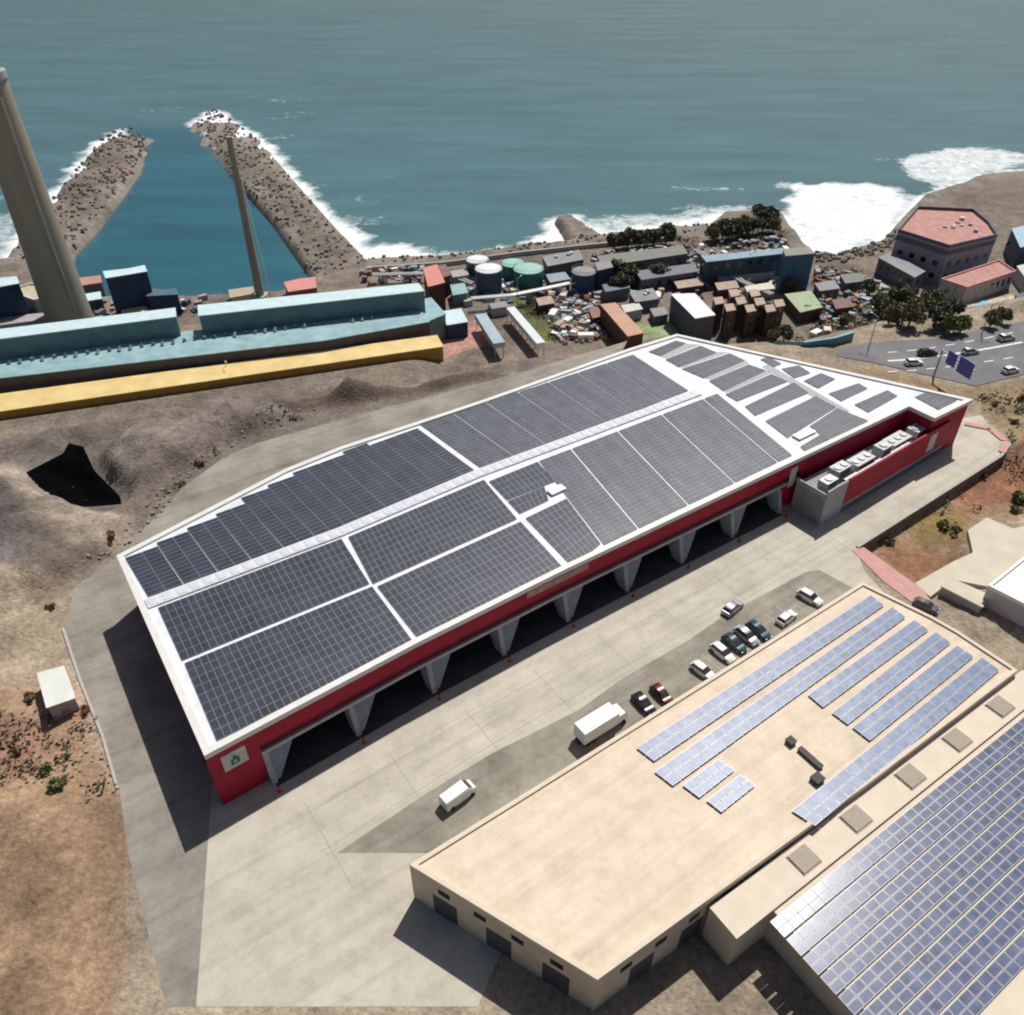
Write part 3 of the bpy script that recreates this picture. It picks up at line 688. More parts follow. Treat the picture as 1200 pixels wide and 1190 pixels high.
small = [([(760, 412), (792, 399), (804, 402), (774, 417)], 'small solar array in the far corner of the white roof'),
    ([(780, 421), (821, 405), (840, 413), (796, 430)], 'second solar array from the far corner, right of the white cross lane'),
    ([(799, 432), (855, 414), (873, 422), (825, 443)], 'third solar array from the far corner, right of the white cross lane'),
    ([(831, 446), (877, 427), (898, 434), (848, 458)], 'fourth solar array from the far corner, right of the white cross lane'),
    ([(850, 462), (904, 438), (923, 447), (864, 470)], 'fifth solar array from the far corner, just above the first wide white gap'),
    ([(873, 476), (930, 448), (948, 460), (885, 487)], 'solar array between the two wide white gaps right of the cross lane'),
    ([(897, 493), (956, 464), (980, 477), (923, 513)], 'upper half of the large solar array behind the annex'),
    ([(949, 499), (981, 478), (1018, 493), (972, 518)], 'solar array right of the white block, behind the annex terrace'),
    ([(938, 523), (961, 509), (970, 518), (944, 529)], 'tiny solar array below the white block near the front eave'),
    ([(891, 421), (900, 418), (916, 426), (907, 430)], 'tiny solar array at the top of the narrow right-hand lane'),
    ([(916, 432), (936, 428), (950, 437), (931, 443)], 'second solar array down the narrow right-hand lane'),
    ([(942, 446), (962, 437), (979, 444), (959, 455)], 'third solar array down the narrow right-hand lane'),
    ([(971, 461), (1006, 449), (1017, 455), (986, 470)], 'fourth solar array down the lane, between white gaps near the right edge'),
    ([(1001, 474), (1040, 457), (1052, 464), (1018, 483)], 'fifth solar array down the lane, above the annex terrace'),
    ([(1072, 465), (1086, 459), (1122, 469), (1100, 480)], 'solar array in the pointed right-hand end of the roof')]
for q, lab in small: auto(q, lab, cell=CELLB)
for q in ([(774, 418), (804, 403), (820, 404), (781, 420)], [(797, 430), (841, 413), (854, 413), (800, 431)], [(826, 443), (874, 422), (877, 426), (832, 445)], [(849, 458), (899, 434), (904, 437), (851, 461)], [(893, 430), (900, 427), (996, 482), (984, 484)]):
    m = MB(); m.prism([P(x, y, RZ+.05) for x, y in q], RZ+.006, RZ+.05, 0); m.build('lane_strip', mat('grey_lane', (.36, .38, .39), .7, .12, 1), wh)  # thin grey strips laid over the white lanes between the arrays
# white hatch and blocks on the roof
def hatch(px, w, l, h, lab, name='roof_hatch', cat='roof hatch'):
    p = P(*px, RZ); r = empty(name, p, math.atan2(A.y, A.x), lab, cat)
    m = MB(); m.box((0, 0, h/2), (l, w, h)); m.build('curb', COPING, r, local=True)
    m = MB(); m.box((0, 0, h+.062), (l+.2, w+.2, .12)); m.build('lid', WPAINT, r, local=True, bevel=.04)
hatch((652, 576), 1.6, 3.2, .4, 'small white roof hatch between the dark arrays')
hatch((942, 510), 1.8, 5.0, .35, 'long white roof hatch beside the array behind the annex')

# ---------------------------------------------------------------- cream building with pale blue rows
CZ = 7.5
cr_px = [(620, 928), (1010, 684), (1092, 724), (1122, 741), (1192, 787), (1014, 922), (700, 1150), (480, 1015)]
CR = [P(x, y, CZ) for x, y in cr_px]
cb = empty('cream_building', base_of(CR, 0), 0, 'low cream roofed building with rows of pale blue solar panels', 'building')
m = MB(); m.prism(CR, 0, CZ-.3, 0); m.build('wall', CREAMW, cb)
m = MB(); m.prism(CR, CZ-.3, CZ, 0, bottom=False); m.build('roof', CREAM, cb)
m = MB(); CI = shrink(CR, .55); n = len(CR)
for i in range(n):
    j = (i+1) % n
    m.poly([(CR[i][0], CR[i][1], CZ+.3), (CR[j][0], CR[j][1], CZ+.3), (CI[j][0], CI[j][1], CZ+.3), (CI[i][0], CI[i][1], CZ+.3)])
    for Z in (CR, CI): m.poly([(Z[i][0], Z[i][1], CZ+.002), (Z[j][0], Z[j][1], CZ+.002), (Z[j][0], Z[j][1], CZ+.3), (Z[i][0], Z[i][1], CZ+.3)])
m.build('parapet', CREAML, cb)
_c = ccw([(q.x, q.y) for q in CR])
for i in range(len(_c)):
    a, b_ = _c[i], _c[(i+1) % len(_c)]; d = Vector((b_[0]-a[0], b_[1]-a[1])); nn_ = Vector((d.y, -d.x)); md = Vector(((a[0]+b_[0])/2, (a[1]+b_[1])/2))
    if nn_.dot(-md) > 0 and md.y < 75: inset_windows(cb, a, b_, 0, CZ, 1, 7.5, 3.4, DOORM, (.01, .55), .05); inset_windows(cb, a, b_, 0, CZ, 1, 5, 1.6, GLASS, (.68, .82), .05)
# brown windows in the strip wall that faces the lower roof
wA = Vector((CR[4].x, CR[4].y, 0)); wB = Vector((CR[5].x, CR[5].y, 0)); wd = (wB-wA).normalized(); wn = Vector((-wd.y, wd.x, 0))
if wn.y > 0: wn = -wn
m = MB(); m.prism([wA-wd*2, wA+wd*62, wA+wd*62+wn*4.2, wA-wd*2+wn*4.2], 0, 6.6, 0); m.build('lower_roof_strip', CREAML, cb)
for (x, y) in ((1163, 820), (1117, 862), (1063, 905), (1000, 955), (940, 1003)):
    c = P(x, y, 6.9); c = Vector((c.x, c.y, 0)); a = Vector((wA.x, wA.y, 0))+wd*((c-wA).dot(wd)-1.5)+wn*.75
    m = MB(); m.prism([a, a+wd*3.0, a+wd*3.0+wn*2.6, a+wn*2.6], 6.602, 6.9, 0); w_ = m.build('skylight', mat('brown_skylight', (.30, .26, .20), .6, .15, 3), cb)
    m = MB(); m.prism([a-wd*.12-wn*.12, a+wd*3.12-wn*.12, a+wd*3.12+wn*2.72, a-wd*.12+wn*2.72], 6.601, 6.72, 0); m.build('frame', CREAM, w_)
def prow(quadpx, ncol, lab, z=CZ, group='rows of pale blue panels on the cream roof', cell=CELLW, nsub=2):
    Q = [P(x, y, z+.35) for x, y in quadpx]
    r = empty('solar_row', base_of(Q, z), 0, lab, 'solar row', group)
    for k in range(nsub):
        for j in range(ncol):
            u0, u1 = j/ncol, (j+1)/ncol-.09/(Q[1]-Q[0]).length; v0, v1 = k/nsub, (k+1)/nsub-.05/(Q[3]-Q[0]).length
            m = MB(); module(m, bil(Q, u0, v0), bil(Q, u1, v0), bil(Q, u1, v1), bil(Q, u0, v1), z+.27, fr=.06); m.build('solar_panel', [FRAME, cell], r)
    m = MB()
    for k in (.22, .78):
        a, b_ = bil(Q, 0, k), bil(Q, 1, k); d = (b_-a).normalized(); nn_ = Vector((-d.y, d.x, 0))*.06
        m.prism([a-nn_, b_-nn_, b_+nn_, a+nn_], z+.01, z+.268, 0)
    m.build('mounting_rail', FRAME, r)
prow([(746, 876), (1021, 697), (1037, 709), (767, 892)], 30, 'longest pale blue panel row, nearest the parking strip')
prow([(767, 904), (1046, 711), (1062, 723), (789, 921)], 30, 'second pale blue panel row from the parking strip')
prow([(947, 814), (1072, 726), (1089, 738), (965, 829)], 14, 'short pale blue panel row, third from the parking strip')
prow([(975, 835), (1097, 740), (1115, 753), (994, 849)], 14, 'short pale blue panel row, fourth from the parking strip')
prow([(999, 852), (1122, 756), (1142, 769), (1020, 868)], 14, 'short pale blue panel row, fifth from the parking strip')
prow([(928, 950), (1151, 770), (1172, 785), (956, 968)], 25, 'long pale blue panel row along the cream roof edge with brown windows')
prow([(800, 920), (842, 889), (862, 902), (820, 935)], 5, 'pair of short panels in the lower left of the cream roof')
prow([(828, 938), (868, 907), (886, 920), (846, 952)], 5, 'lowest short panel block on the cream roof, below the other pair')
def vent(px, sx, sy, h, lab, ang, name='roof_vent', cat='roof vent'):
    p = P(*px, CZ); r = empty(name, p, ang, lab, cat)
    m = MB(); m.box((0, 0, h/2), (sx, sy, h)); m.build('housing', mat('rusty_brown', (.10, .075, .05), .8, .3, 2), r, local=True)
    m = MB(); m.box((0, 0, h+.052), (sx+.15, sy+.15, .1)); m.build('cap', mat('dark_cap', (.06, .05, .045), .7, .3, 2), r, local=True)
av = math.atan2((P(1014, 922, CZ)-P(1192, 787, CZ)).y, (P(1014, 922, CZ)-P(1192, 787, CZ)).x)
vent((926, 871), 1.0, 1.0, .6, 'small square brown roof vent at the upper end of the long one', av)
vent((949, 890), .7, 3.6, .4, 'long narrow brown roof vent in the middle of the cream roof', av)
vent((957, 915), 1.4, 1.2, .6, 'larger brown roof vent near the long panel row', av)
# lower neighbouring hall with dense panels
LZ = 6.2
lw_px = [(1016, 963), (1200, 820), (1420, 1000), (1150, 1190), (900, 1060)]
LW = [P(x, y, LZ) for x, y in lw_px]
a_ = wA+wn*.05; 
lh = empty('lower_hall', base_of(LW, 0), 0, 'lower cream hall with dense solar panels beside the cream building', 'building')
la = Vector((wA.x, wA.y, 0))+wn*4.21-wd*6; lb = la+wd*62
LQ = [la, lb, lb+wn*30, la+wn*30]
m = MB(); m.prism(LQ, 0, LZ-.2, 0); m.build('wall', CREAMW, lh)
m = MB(); m.prism(LQ, LZ-.2, LZ, 0); m.build('roof', CREAML, lh)
r = empty('solar_array', (*((la+lb)/2+wn*10)[:2], LZ), 0, 'dense grid of pale blue panels on the lower hall roof', 'solar array')
for k in range(8):
    m = MB()
    for j in range(34):
        a = la+wd*(5+j*1.72)+wn*(.7+k*2.35); module(m, a, a+wd*1.66, a+wd*1.66+wn*1.05, a+wn*1.05, LZ+.25, fr=.06)
        a = a+wn*1.1; module(m, a, a+wd*1.66, a+wd*1.66+wn*1.0, a+wn*1.0, LZ+.25, fr=.06)
    m.build('panel_row', [FRAME, mat('mid_blue_solar_glass', (.09, .115, .20), .2, .3, .6, spec=.5, c2=(.13, .16, .26))], r)

# ---------------------------------------------------------------- generic buildings
def bld(name, lab, cat, roofpx, h, wall, roof, zg=None, floors=0, pitch=3.5, ww=1.4, wm=GLASS, parapet=0, coping=None, group=None, clutter=0, band=None, winedges=None):
    "a block whose roof outline is surveyed at its height h above the ground"
    c = (sum(q[0] for q in roofpx)/len(roofpx), sum(q[1] for q in roofpx)/len(roofpx))
    z0 = PORT if zg is None else zg
    pts = ccw([P2(x, y, z0+h) for x, y in roofpx])
    r = empty(name, base_of(pts, z0), 0, lab, cat, group)
    m = MB(); m.prism(pts, z0-1.5, z0+h-.25, 0); m.build('wall', wall, r)
    m = MB(); m.prism(shrink(pts, -.15), z0+h-.25, z0+h, 0, bottom=True); m.build('roof', roof, r)
    if parapet:
        m = MB(); o = shrink(pts, -.1); i_ = shrink(pts, .35); n = len(pts); za = z0+h+.002; zb = z0+h+parapet
        for i in range(n):
            j = (i+1) % n
            m.poly([(*o[i], zb), (*o[j], zb), (*i_[j], zb), (*i_[i], zb)])
            for Z in (o, i_): m.poly([(*Z[i], za), (*Z[j], za), (*Z[j], zb), (*Z[i], zb)])
        m.build('parapet', coping or wall, r)
    if band:
        m = MB(); n = len(pts); o = shrink(pts, -.08)
        m.prism(o, z0+h*band[0], z0+h*band[1], 0, bottom=True); m.build('wall_band', band[2], r)
    if floors:
        n = len(pts)
        for i in range(n):
            a, b_ = pts[i], pts[(i+1) % n]; d = Vector((b_[0]-a[0], b_[1]-a[1])); nn_ = Vector((d.y, -d.x)); mid = Vector(((a[0]+b_[0])/2, (a[1]+b_[1])/2))
            if nn_.dot(-mid) > 0: inset_windows(r, a, b_, z0, z0+h, floors, pitch, ww, wm)
    if clutter:
        cx, cy = base_of(pts, 0)[:2]
        for k in range(clutter):
            t = random.random()*.6; q = pts[random.randrange(len(pts))]; x = cx+(q[0]-cx)*t; y = cy+(q[1]-cy)*t
            m = MB(); hh = random.uniform(.4, 1.1); m.box((x, y, z0+h+.003+hh/2), (random.uniform(.8, 1.8), random.uniform(.8, 1.8), hh), random.random()*3); m.build('roof_box', random.choice([GREYC, STEEL, COPING]), r)
    return r
# yellow hall, teal shed, gallery
bld('yellow_hall', 'very long yellow roofed hall at the foot of the brown slope', 'hall', [(-160, 487), (0, 462), (512, 393), (519, 406), (0, 482), (-160, 508)], 6, YELW, YEL)
r = bld('teal_shed', 'long pale teal roofed quay shed behind the yellow hall', 'shed', [(-160, 432), (0, 411), (390, 371), (488, 357), (503, 377), (380, 399), (0, 443), (-160, 466)], 9, mat('mauve_grey_wall', (.09, .08, .10), .8, .2, .5), TEAL)
# roof vents of the shed
ra, rb = P(5, 427, PORT+9), P(485, 367, PORT+9)
for k in range(40):
    t = (k+.5)/40; p = ra.lerp(rb, t); m = MB(); m.tube((p.x, p.y+random.uniform(-1.5, 1.5), PORT+9.003), (p.x, p.y, PORT+9.9), .55, .4, 8); m.build('roof_vent', TEALD, r)
bld('conveyor_gallery', 'left half of the raised teal gallery above the quay shed', 'gallery', [(-160, 404), (0, 386), (205, 361), (206, 371), (0, 397), (-160, 415)], 15, TEALD, TEALL)
bld('conveyor_gallery', 'right half of the raised teal gallery, ending by the red roofed tower', 'gallery', [(232, 358), (490, 332), (497, 341), (233, 370)], 15, TEALD, TEALL)
bld('end_house', 'pale teal block at the right end of the quay shed', 'building', [(487, 352), (505, 349), (522, 368), (500, 377)], 8, TEALD, TEAL)
bld('end_house', 'small pale blue block beside the reddish paving', 'building', [(518, 365), (540, 362), (548, 377), (524, 381)], 5, NAVY, TEALL)
# chimney and mast
cbse = P(84, 379, PORT)
ch = empty('chimney', cbse, 0, 'huge tapering concrete power station chimney behind the teal gallery', 'chimney')
m = MB(); rings = []
for z, rr_ in ((0, 7.0), (4, 6.8), (30, 6.0), (70, 5.1), (72.5, 5.0)):
    rings.append([(rr_*math.cos(2*math.pi*i/32), rr_*math.sin(2*math.pi*i/32), z) for i in range(32)])
m.loft(rings); m.build('shaft', CHIM, ch, smooth=True, local=True)
m = MB(); m.loft([[(q*math.cos(2*math.pi*i/32), q*math.sin(2*math.pi*i/32), z) for i in range(32)] for q, z in ((5.3, 70.6), (5.5, 71), (5.5, 72.8), (4.4, 72.9), (4.3, 71.5))], cap=False); m.build('rim', GREYC, ch, local=True)
m = MB(); m.box((5.0, -4.6, 34), (.5, .3, 66)); m.box((0, 0, 0), (1, 1, .01)); m.build('ladder', STEEL, ch, local=True)
mbase = P(306, 352, PORT)
ms = empty('mast', mbase, 0, 'tall slim pale mast on the quay behind the teal gallery', 'mast')
m = MB(); m.tube((0, 0, 0), (0, 0, 52), 1.5, .9, 14); m.build('pole', CHIM, ms, local=True, smooth=True)
m = MB(); m.tube((3.4, .5, 0), (1.2, 0, 40), .22, .2, 6); m.build('stay', COPING, ms, local=True)
m = MB(); m.box((0, 0, 1), (4.5, 4.5, 2)); m.build('footing', KERB, ms, local=True)
# dark structures on the left quay
bld('dark_silo_house', 'tall navy block with pale teal roof rising in front of the harbour basin', 'building', [(121, 318), (150, 315), (169, 311), (172, 318), (124, 326)], 14, NAVY, TEALL)
bld('dark_low_house', 'lower navy block stepping down right of the tall navy block', 'building', [(170, 337), (190, 340), (206, 338), (208, 345), (172, 347)], 7, NAVY, mat('slate_roof', (.08, .12, .16), .7, .2, .5))
bld('beige_shed', 'little beige shed at the foot of the tall navy block', 'shed', [(142, 361), (170, 357), (174, 364), (143, 369)], 3, CREAMW, mat('beige_roof', (.55, .45, .33), .8, .1, .5))
bld('navy_store', 'navy block with teal roof at the left edge of the harbour', 'building', [(-60, 333), (0, 326), (19, 324), (22, 332), (0, 336), (-60, 343)], 13, NAVY, TEALL)
bld('salmon_shed', 'small salmon roofed shed right of the chimney', 'shed', [(92, 326), (117, 323), (119, 331), (93, 335)], 5, LILACD, PINKR)
bld('blue_shed', 'small teal roofed shed between chimney and navy block', 'shed', [(98, 345), (117, 342), (119, 350), (99, 353)], 4, NAVY, TEALL)
bld('round_store', 'pale curved store left of the chimney foot', 'store', [(22, 338), (35, 334), (50, 334), (60, 341), (56, 350), (40, 353), (26, 348)], 5, mat('pale_grey_wall', (.35, .36, .36)), mat('sand_roof', (.47, .41, .30), .85, .15, .4), parapet=.6, coping=COPING)
bld('quay_office', 'long low mauve roofed shed below the navy store', 'shed', [(-60, 378), (0, 372), (60, 366), (62, 373), (0, 381), (-60, 388)], 3, GREYC, mat('mauve_roof', (.38, .33, .34), .8, .15, .5))
bld('red_kiosk', 'pinkish red roofed kiosk on the quay near the slim mast', 'kiosk', [(333, 331), (350, 327), (368, 325), (371, 337), (338, 342)], 4, mat('red_wall', (.30, .10, .09)), mat('pink_red_roof', (.58, .24, .22), .8, .12, .5))
bld('tan_hut', 'low tan hut at the foot of the slim mast', 'hut', [(268, 340), (296, 336), (298, 344), (270, 349)], 3, CREAMW, mat('tan_roof', (.42, .35, .25), .85, .12, .5))
bld('red_tower', 'narrow building with a salmon red roof behind the end of the quay shed', 'building', [(496, 314), (512, 310), (521, 331), (502, 336)], 10, BROWNW, mat('red_tin_roof', (.58, .22, .18), .7, .12, .6))
bld('dark_annexe', 'small dark roofed block beside the salmon red roof', 'building', [(514, 311), (522, 310), (528, 322), (520, 325)], 7, BROWNW, mat('brown_roof', (.20, .12, .11), .8, .2, .6))
more = [('low_shed', 'pale grey shed between the two conveyors and the tanks', [(573, 356), (592, 353), (596, 359), (577, 362)], 3, GREYC, GREYR),
 ('low_shed', 'grey blue shed right of the big green tank', [(640, 322), (662, 319), (668, 327), (645, 331)], 4, LILACD, mat('grey_blue_tin', (.24, .29, .33), .6, .15, .5)),
 ('low_shed', 'brown roofed shed in front of the big green tank', [(628, 350), (645, 347), (650, 355), (632, 358)], 3, BROWNW, BROWNP),
 ('low_shed', 'long slate shed between dark blue tank and small dark block', [(706, 334), (734, 329), (738, 337), (710, 342)], 4, LILACD, mat('slate_grey_roof', (.17, .18, .20))),
 ('low_shed', 'rust roofed lean-to between the scrap yard and salmon orange roof', [(690, 362), (700, 360), (706, 370), (695, 373)], 3, BROWNW, mat('rust_roof', (.26, .15, .10), .8, .25, .6)),
 ('low_shed', 'pale roofed shed behind the salmon orange roof', [(728, 358), (748, 355), (753, 362), (733, 366)], 3.5, GREYC, mat('off_white_roof', (.55, .54, .50))),
 ('low_shed', 'grey roofed shed left of the white roofed store', [(762, 362), (778, 360), (783, 368), (767, 371)], 3, LILACD, GREYR),
 ('low_shed', 'long pale blue shed in front of the long dark blue building', [(838, 318), (905, 311), (908, 318), (842, 325)], 3, GREYC, mat('grey_blue_tin', (.24, .29, .33))),
 ('low_shed', 'brown shed between long dark blue building and the stacked blocks', [(838, 332), (862, 329), (866, 337), (842, 340)], 3, BROWNW, BROWNP),
 ('low_shed', 'grey shed behind the pale green roofed shed', [(955, 332), (978, 329), (984, 338), (961, 341)], 3, LILACD, GREYR),
 ('low_shed', 'brown shed on the rubble ground right of the pale green roof', [(975, 352), (995, 350), (1001, 359), (980, 362)], 3, BROWNW, mat('brown_roof', (.20, .12, .11))),
 ('low_shed', 'dull grey shed among the rubble below the white surf', [(985, 322), (1008, 320), (1015, 329), (991, 332)], 3, LILACD, mat('mossy_grey_roof', (.19, .20, .17))),
 ('low_shed', 'mauve roofed shed by the shore wall left of the tanks', [(528, 318), (546, 315), (549, 322), (531, 325)], 4, GREYC, mat('mauve_roof', (.38, .33, .34))),
 ('low_shed', 'teal roofed shed between red tower and the tanks', [(528, 334), (544, 332), (548, 343), (531, 346)], 4, TEALD, TEAL),
 ('low_shed', 'slate shed hard against the left side of the blue tower', [(896, 303), (915, 301), (917, 309), (899, 311)], 4, LILACD, GREYR)]
for nm_, lab, q_, h_, w_, ro_ in more: bld(nm_, lab, 'shed', q_, h_, w_, ro_, group='small sheds of the port yard')
def pipe(pts, z, lab):
    W3 = [P(x, y, PORT+z) for x, y in pts]; r = empty('pipe_rack', (W3[0].x, W3[0].y, PORT), 0, lab, 'pipes')
    for k_ in (-.8, 0, .8):
        m = MB()
        for a, b_ in zip(W3[:-1], W3[1:]):
            d = (b_-a).normalized(); nn_ = Vector((-d.y, d.x, 0))*k_; m.tube(a+nn_, b_+nn_, .28, n=8)
        m.build('pipe', COPING if k_ else STEEL, r)
    for a, b_ in zip(W3[:-1], W3[1:]):
        n_ = max(1, int((b_-a).length/8))
        for i in range(n_):
            p = a.lerp(b_, (i+.5)/n_); m = MB(); m.box((p.x, p.y, PORT+z/2-.6), (2.2, .25, z+.6)); m.build('support', STEEL, r)
pipe([(552, 350), (600, 346), (640, 338), (700, 325)], 4, 'rack of pale pipes running past the tanks')
pipe([(436, 322), (520, 320), (556, 333)], 3, 'rack of pale pipes along the shore wall')
pipe([(815, 292), (870, 330), (905, 345)], 3, 'rack of pale pipes slanting past the long dark blue building')
# tanks
def tank(px, rad, h, body, top, lab):
    p = P(*px, PORT); r = empty('storage_tank', p, 0, lab, 'tank')
    m = MB(); m.tube((0, 0, -1), (0, 0, h), rad, n=36); m.build('shell', body, r, local=True, smooth=True)
    m = MB(); m.loft([[(q*math.cos(2*math.pi*i/36), q*math.sin(2*math.pi*i/36), z) for i in range(36)] for q, z in ((rad+.12, h-.2), (rad+.12, h+.12), (rad*.3, h+.7))]); m.build('roof', top, r, local=True, smooth=True)
    m = MB()
    for i in range(36):
        a = 2*math.pi*i/36; b2 = 2*math.pi*(i+1)/36
        m.tube((rad*math.cos(a), rad*math.sin(a), h+.12), (rad*math.cos(a), rad*math.sin(a), h+1.1), .05, n=4)
        m.tube((rad*math.cos(a), rad*math.sin(a), h+1.1), (rad*math.cos(b2), rad*math.sin(b2), h+1.1), .05, n=4)
    m.build('railing', STEEL, r, local=True)
tank((560, 325), 4.0, 6.5, TANKB, TANKW, 'small slate blue tank with white top, nearest the surf')
tank((573, 341), 4.6, 8, TANKB, TANKW, 'slate blue tank with white top in front of the smaller one')
tank((601, 326), 4.2, 5.5, TANKG, TANKGT, 'pale topped green tank behind the big green tank')
tank((619, 336), 5.2, 6.5, TANKG, TANKGT, 'big green tank with mint top')
tank((683, 341), 4.2, 7, mat('navy_tank', (.03, .07, .13)), GREYR, 'dark blue tank with grey top left of the hedged compound')
# conveyors / long trays
def conveyor(a, b_, w, h, topm, lab):
    A0, A1 = P(*a, PORT+h), P(*b_, PORT+h); d = (A1-A0).normalized(); nn_ = Vector((-d.y, d.x, 0))*w/2
    r = empty('conveyor', ((A0.x+A1.x)/2, (A0.y+A1.y)/2, PORT), 0, lab, 'conveyor')
    m = MB(); m.prism([A0-nn_, A1-nn_, A1+nn_, A0+nn_], PORT+h-1.6, PORT+h, 0, bottom=True); m.build('housing', topm, r)
    L_ = (A1-A0).length; k = max(2, int(L_/6))
    for i in range(k+1):
        p = A0.lerp(A1, i/k); m = MB()
        for s_ in (-.7, .7): m.tube((p.x+nn_.x*s_, p.y+nn_.y*s_, PORT-1), (p.x+nn_.x*s_, p.y+nn_.y*s_, PORT+h-1.6), .15, n=6)
        m.build('trestle', STEEL, r)
conveyor((563, 368), (585, 402), 3.6, 5, mat('blue_grey_tin', (.33, .42, .46), .6, .15, .5), 'blue grey covered conveyor left of the green strip')
conveyor((598, 360), (634, 402), 2.8, 5, mat('white_tin', (.60, .66, .66), .6, .1, .5), 'whitish covered conveyor right of the green strip')
# buildings between
bld('orange_brown_hall', 'brown hall with a salmon orange roof behind the far corner of the warehouse', 'hall', [(704, 357), (721, 355), (754, 390), (736, 394)], 7, BROWNW, BROWNR)
bld('white_roof_store', 'slate walled store with a bright white roof at the far corner', 'store', [(787, 345), (814, 344), (838, 369), (815, 373)], 9, mat('slate_wall', (.075, .085, .11), .7, .15, .5), WPAINT)
bld('dark_service_block', 'small dark block between the green tank and white roofed store', 'block', [(738, 343), (765, 338), (772, 350), (745, 354)], 4, LILACD, GREYR, clutter=3)
bld('blue_tower', 'blue clad tower block by the surf, closing the long blue building', 'building', [(918, 292), (948, 290), (955, 297), (921, 300)], 13, BLUEW, mat('dull_roof', (.25, .24, .22)))
bld('blue_long_building', 'long dark blue building with pale roof edge left of the blue tower', 'building', [(822, 300), (918, 291), (919, 297), (828, 307)], 9, mat('dark_blue_wall', (.05, .085, .11), .7, .3, .3), mat('blue_grey_roof', (.22, .32, .38), .7, .15, .4), floors=2, pitch=4.2, ww=1.8)
bld('grey_range', 'long grey building with windows beside the surf, behind the hedge', 'building', [(700, 300), (800, 288), (806, 297), (706, 312)], 6, LILACD, mat('mossy_grey_roof', (.19, .20, .17), .85, .2, .4), floors=1, pitch=4, ww=1.8)
bld('grey_range', 'second long slate building in front, nearer the white roofed store', 'building', [(745, 318), (812, 309), (818, 318), (752, 328)], 5, LILACD, mat('slate_grey_roof', (.17, .18, .20), .8, .2, .4), floors=1, pitch=4, ww=1.6)
bld('grey_range', 'grey flat roofed building between the mint tank and the shore', 'building', [(636, 301), (678, 293), (684, 304), (642, 312)], 5, LILACD, GREYR, floors=1, pitch=4, ww=1.5, clutter=3)
bld('wall_block', 'dark tall block left of the mossy grey roof', 'building', [(697, 308), (714, 305), (718, 313), (701, 317)], 8, NAVY, GREYR)
bld('tan_roof_hut', 'tan roofed hut above the white roofed store', 'hut', [(790, 330), (820, 326), (824, 334), (795, 338)], 3, BROWNW, BROWNP)
bld('cream_canopy', 'pale cream canopy behind the brown towers', 'canopy', [(873, 336), (903, 331), (908, 338), (876, 342)], 3.5, GREYC, mat('cream_tin', (.58, .56, .46), .7, .1, .5))
bld('green_mound_house', 'low shed with a pale green roof right of the brown towers', 'shed', [(920, 345), (950, 341), (964, 360), (938, 366)], 4, BROWNW, mat('pale_green_roof', (.33, .40, .25), .8, .15, .5))
# brown stacked towers row
bx = [(842, 352, 9), (855, 360, 9.5), (868, 352, 9), (879, 361, 9), (890, 353, 10), (902, 361, 8.5), (913, 355, 9), (860, 343, 7), (884, 343, 7)]
names_ = ['leftmost front', 'front, second', 'rear, left of centre', 'front, centre', 'rear, right of centre', 'front, second from the right', 'rightmost', 'back row, left', 'back row, right']
for (x, y, h), nm in zip(bx, names_):
    bld('stacked_block', f'dark brown block beside the white roofed store, {nm}', 'block', [(x-6, y-3), (x+4, y-4), (x+7, y+3), (x-3, y+5)], h, mat('brown_stack_wall', (.085, .05, .045), .85, .35, .8), BROWNP, floors=3, pitch=2.4, ww=1.2, group='brown blocks beside the white roofed store')
# teal wall in front
def wall_thing(name, lab, cat, pts, th, h, mt, zf=None, cap=None):
    W3 = [G(*q) for q in pts]; r = empty(name, W3[0], 0, lab, cat); m = MB(); mc = MB()
    for a, b_ in zip(W3[:-1], W3[1:]):
        d = Vector((b_.x-a.x, b_.y-a.y, 0)).normalized(); nn_ = Vector((-d.y, d.x, 0))*th/2
        zb = min(a.z, b_.z)-1.5; ta, tb = a.z+h, b_.z+h
        lo = [(q.x, q.y, zb) for q in (a-nn_, b_-nn_, b_+nn_, a+nn_)]; hi = [((a-nn_).x, (a-nn_).y, ta), ((b_-nn_).x, (b_-nn_).y, tb), ((b_+nn_).x, (b_+nn_).y, tb), ((a+nn_).x, (a+nn_).y, ta)]
        m.loft([lo, hi])
        if cap:
            n2 = nn_*1.5; c0 = [((a-n2).x, (a-n2).y, ta+.004), ((b_-n2).x, (b_-n2).y, tb+.004), ((b_+n2).x, (b_+n2).y, tb+.004), ((a+n2).x, (a+n2).y, ta+.004)]
            mc.loft([c0, [(x, y, z+.15) for x, y, z in c0]])
    m.build('wall_panel', mt, r)
    if cap: mc.build('coping', cap, r)
    return r
wall_thing('teal_wall', 'turquoise perimeter wall beside the highway verge', 'wall', [(905, 410), (940, 411), (975, 406), (998, 399)], .5, 2.4, mat('turquoise_wall', (.13, .30, .36), .7, .15, .5), cap=BLUEB)
wall_thing('shore_wall', 'pale concrete shore wall below the surf, behind the tanks', 'wall', [(432, 318), (520, 312), (600, 301), (690, 291), (790, 282)], .8, 1.6, KERB)
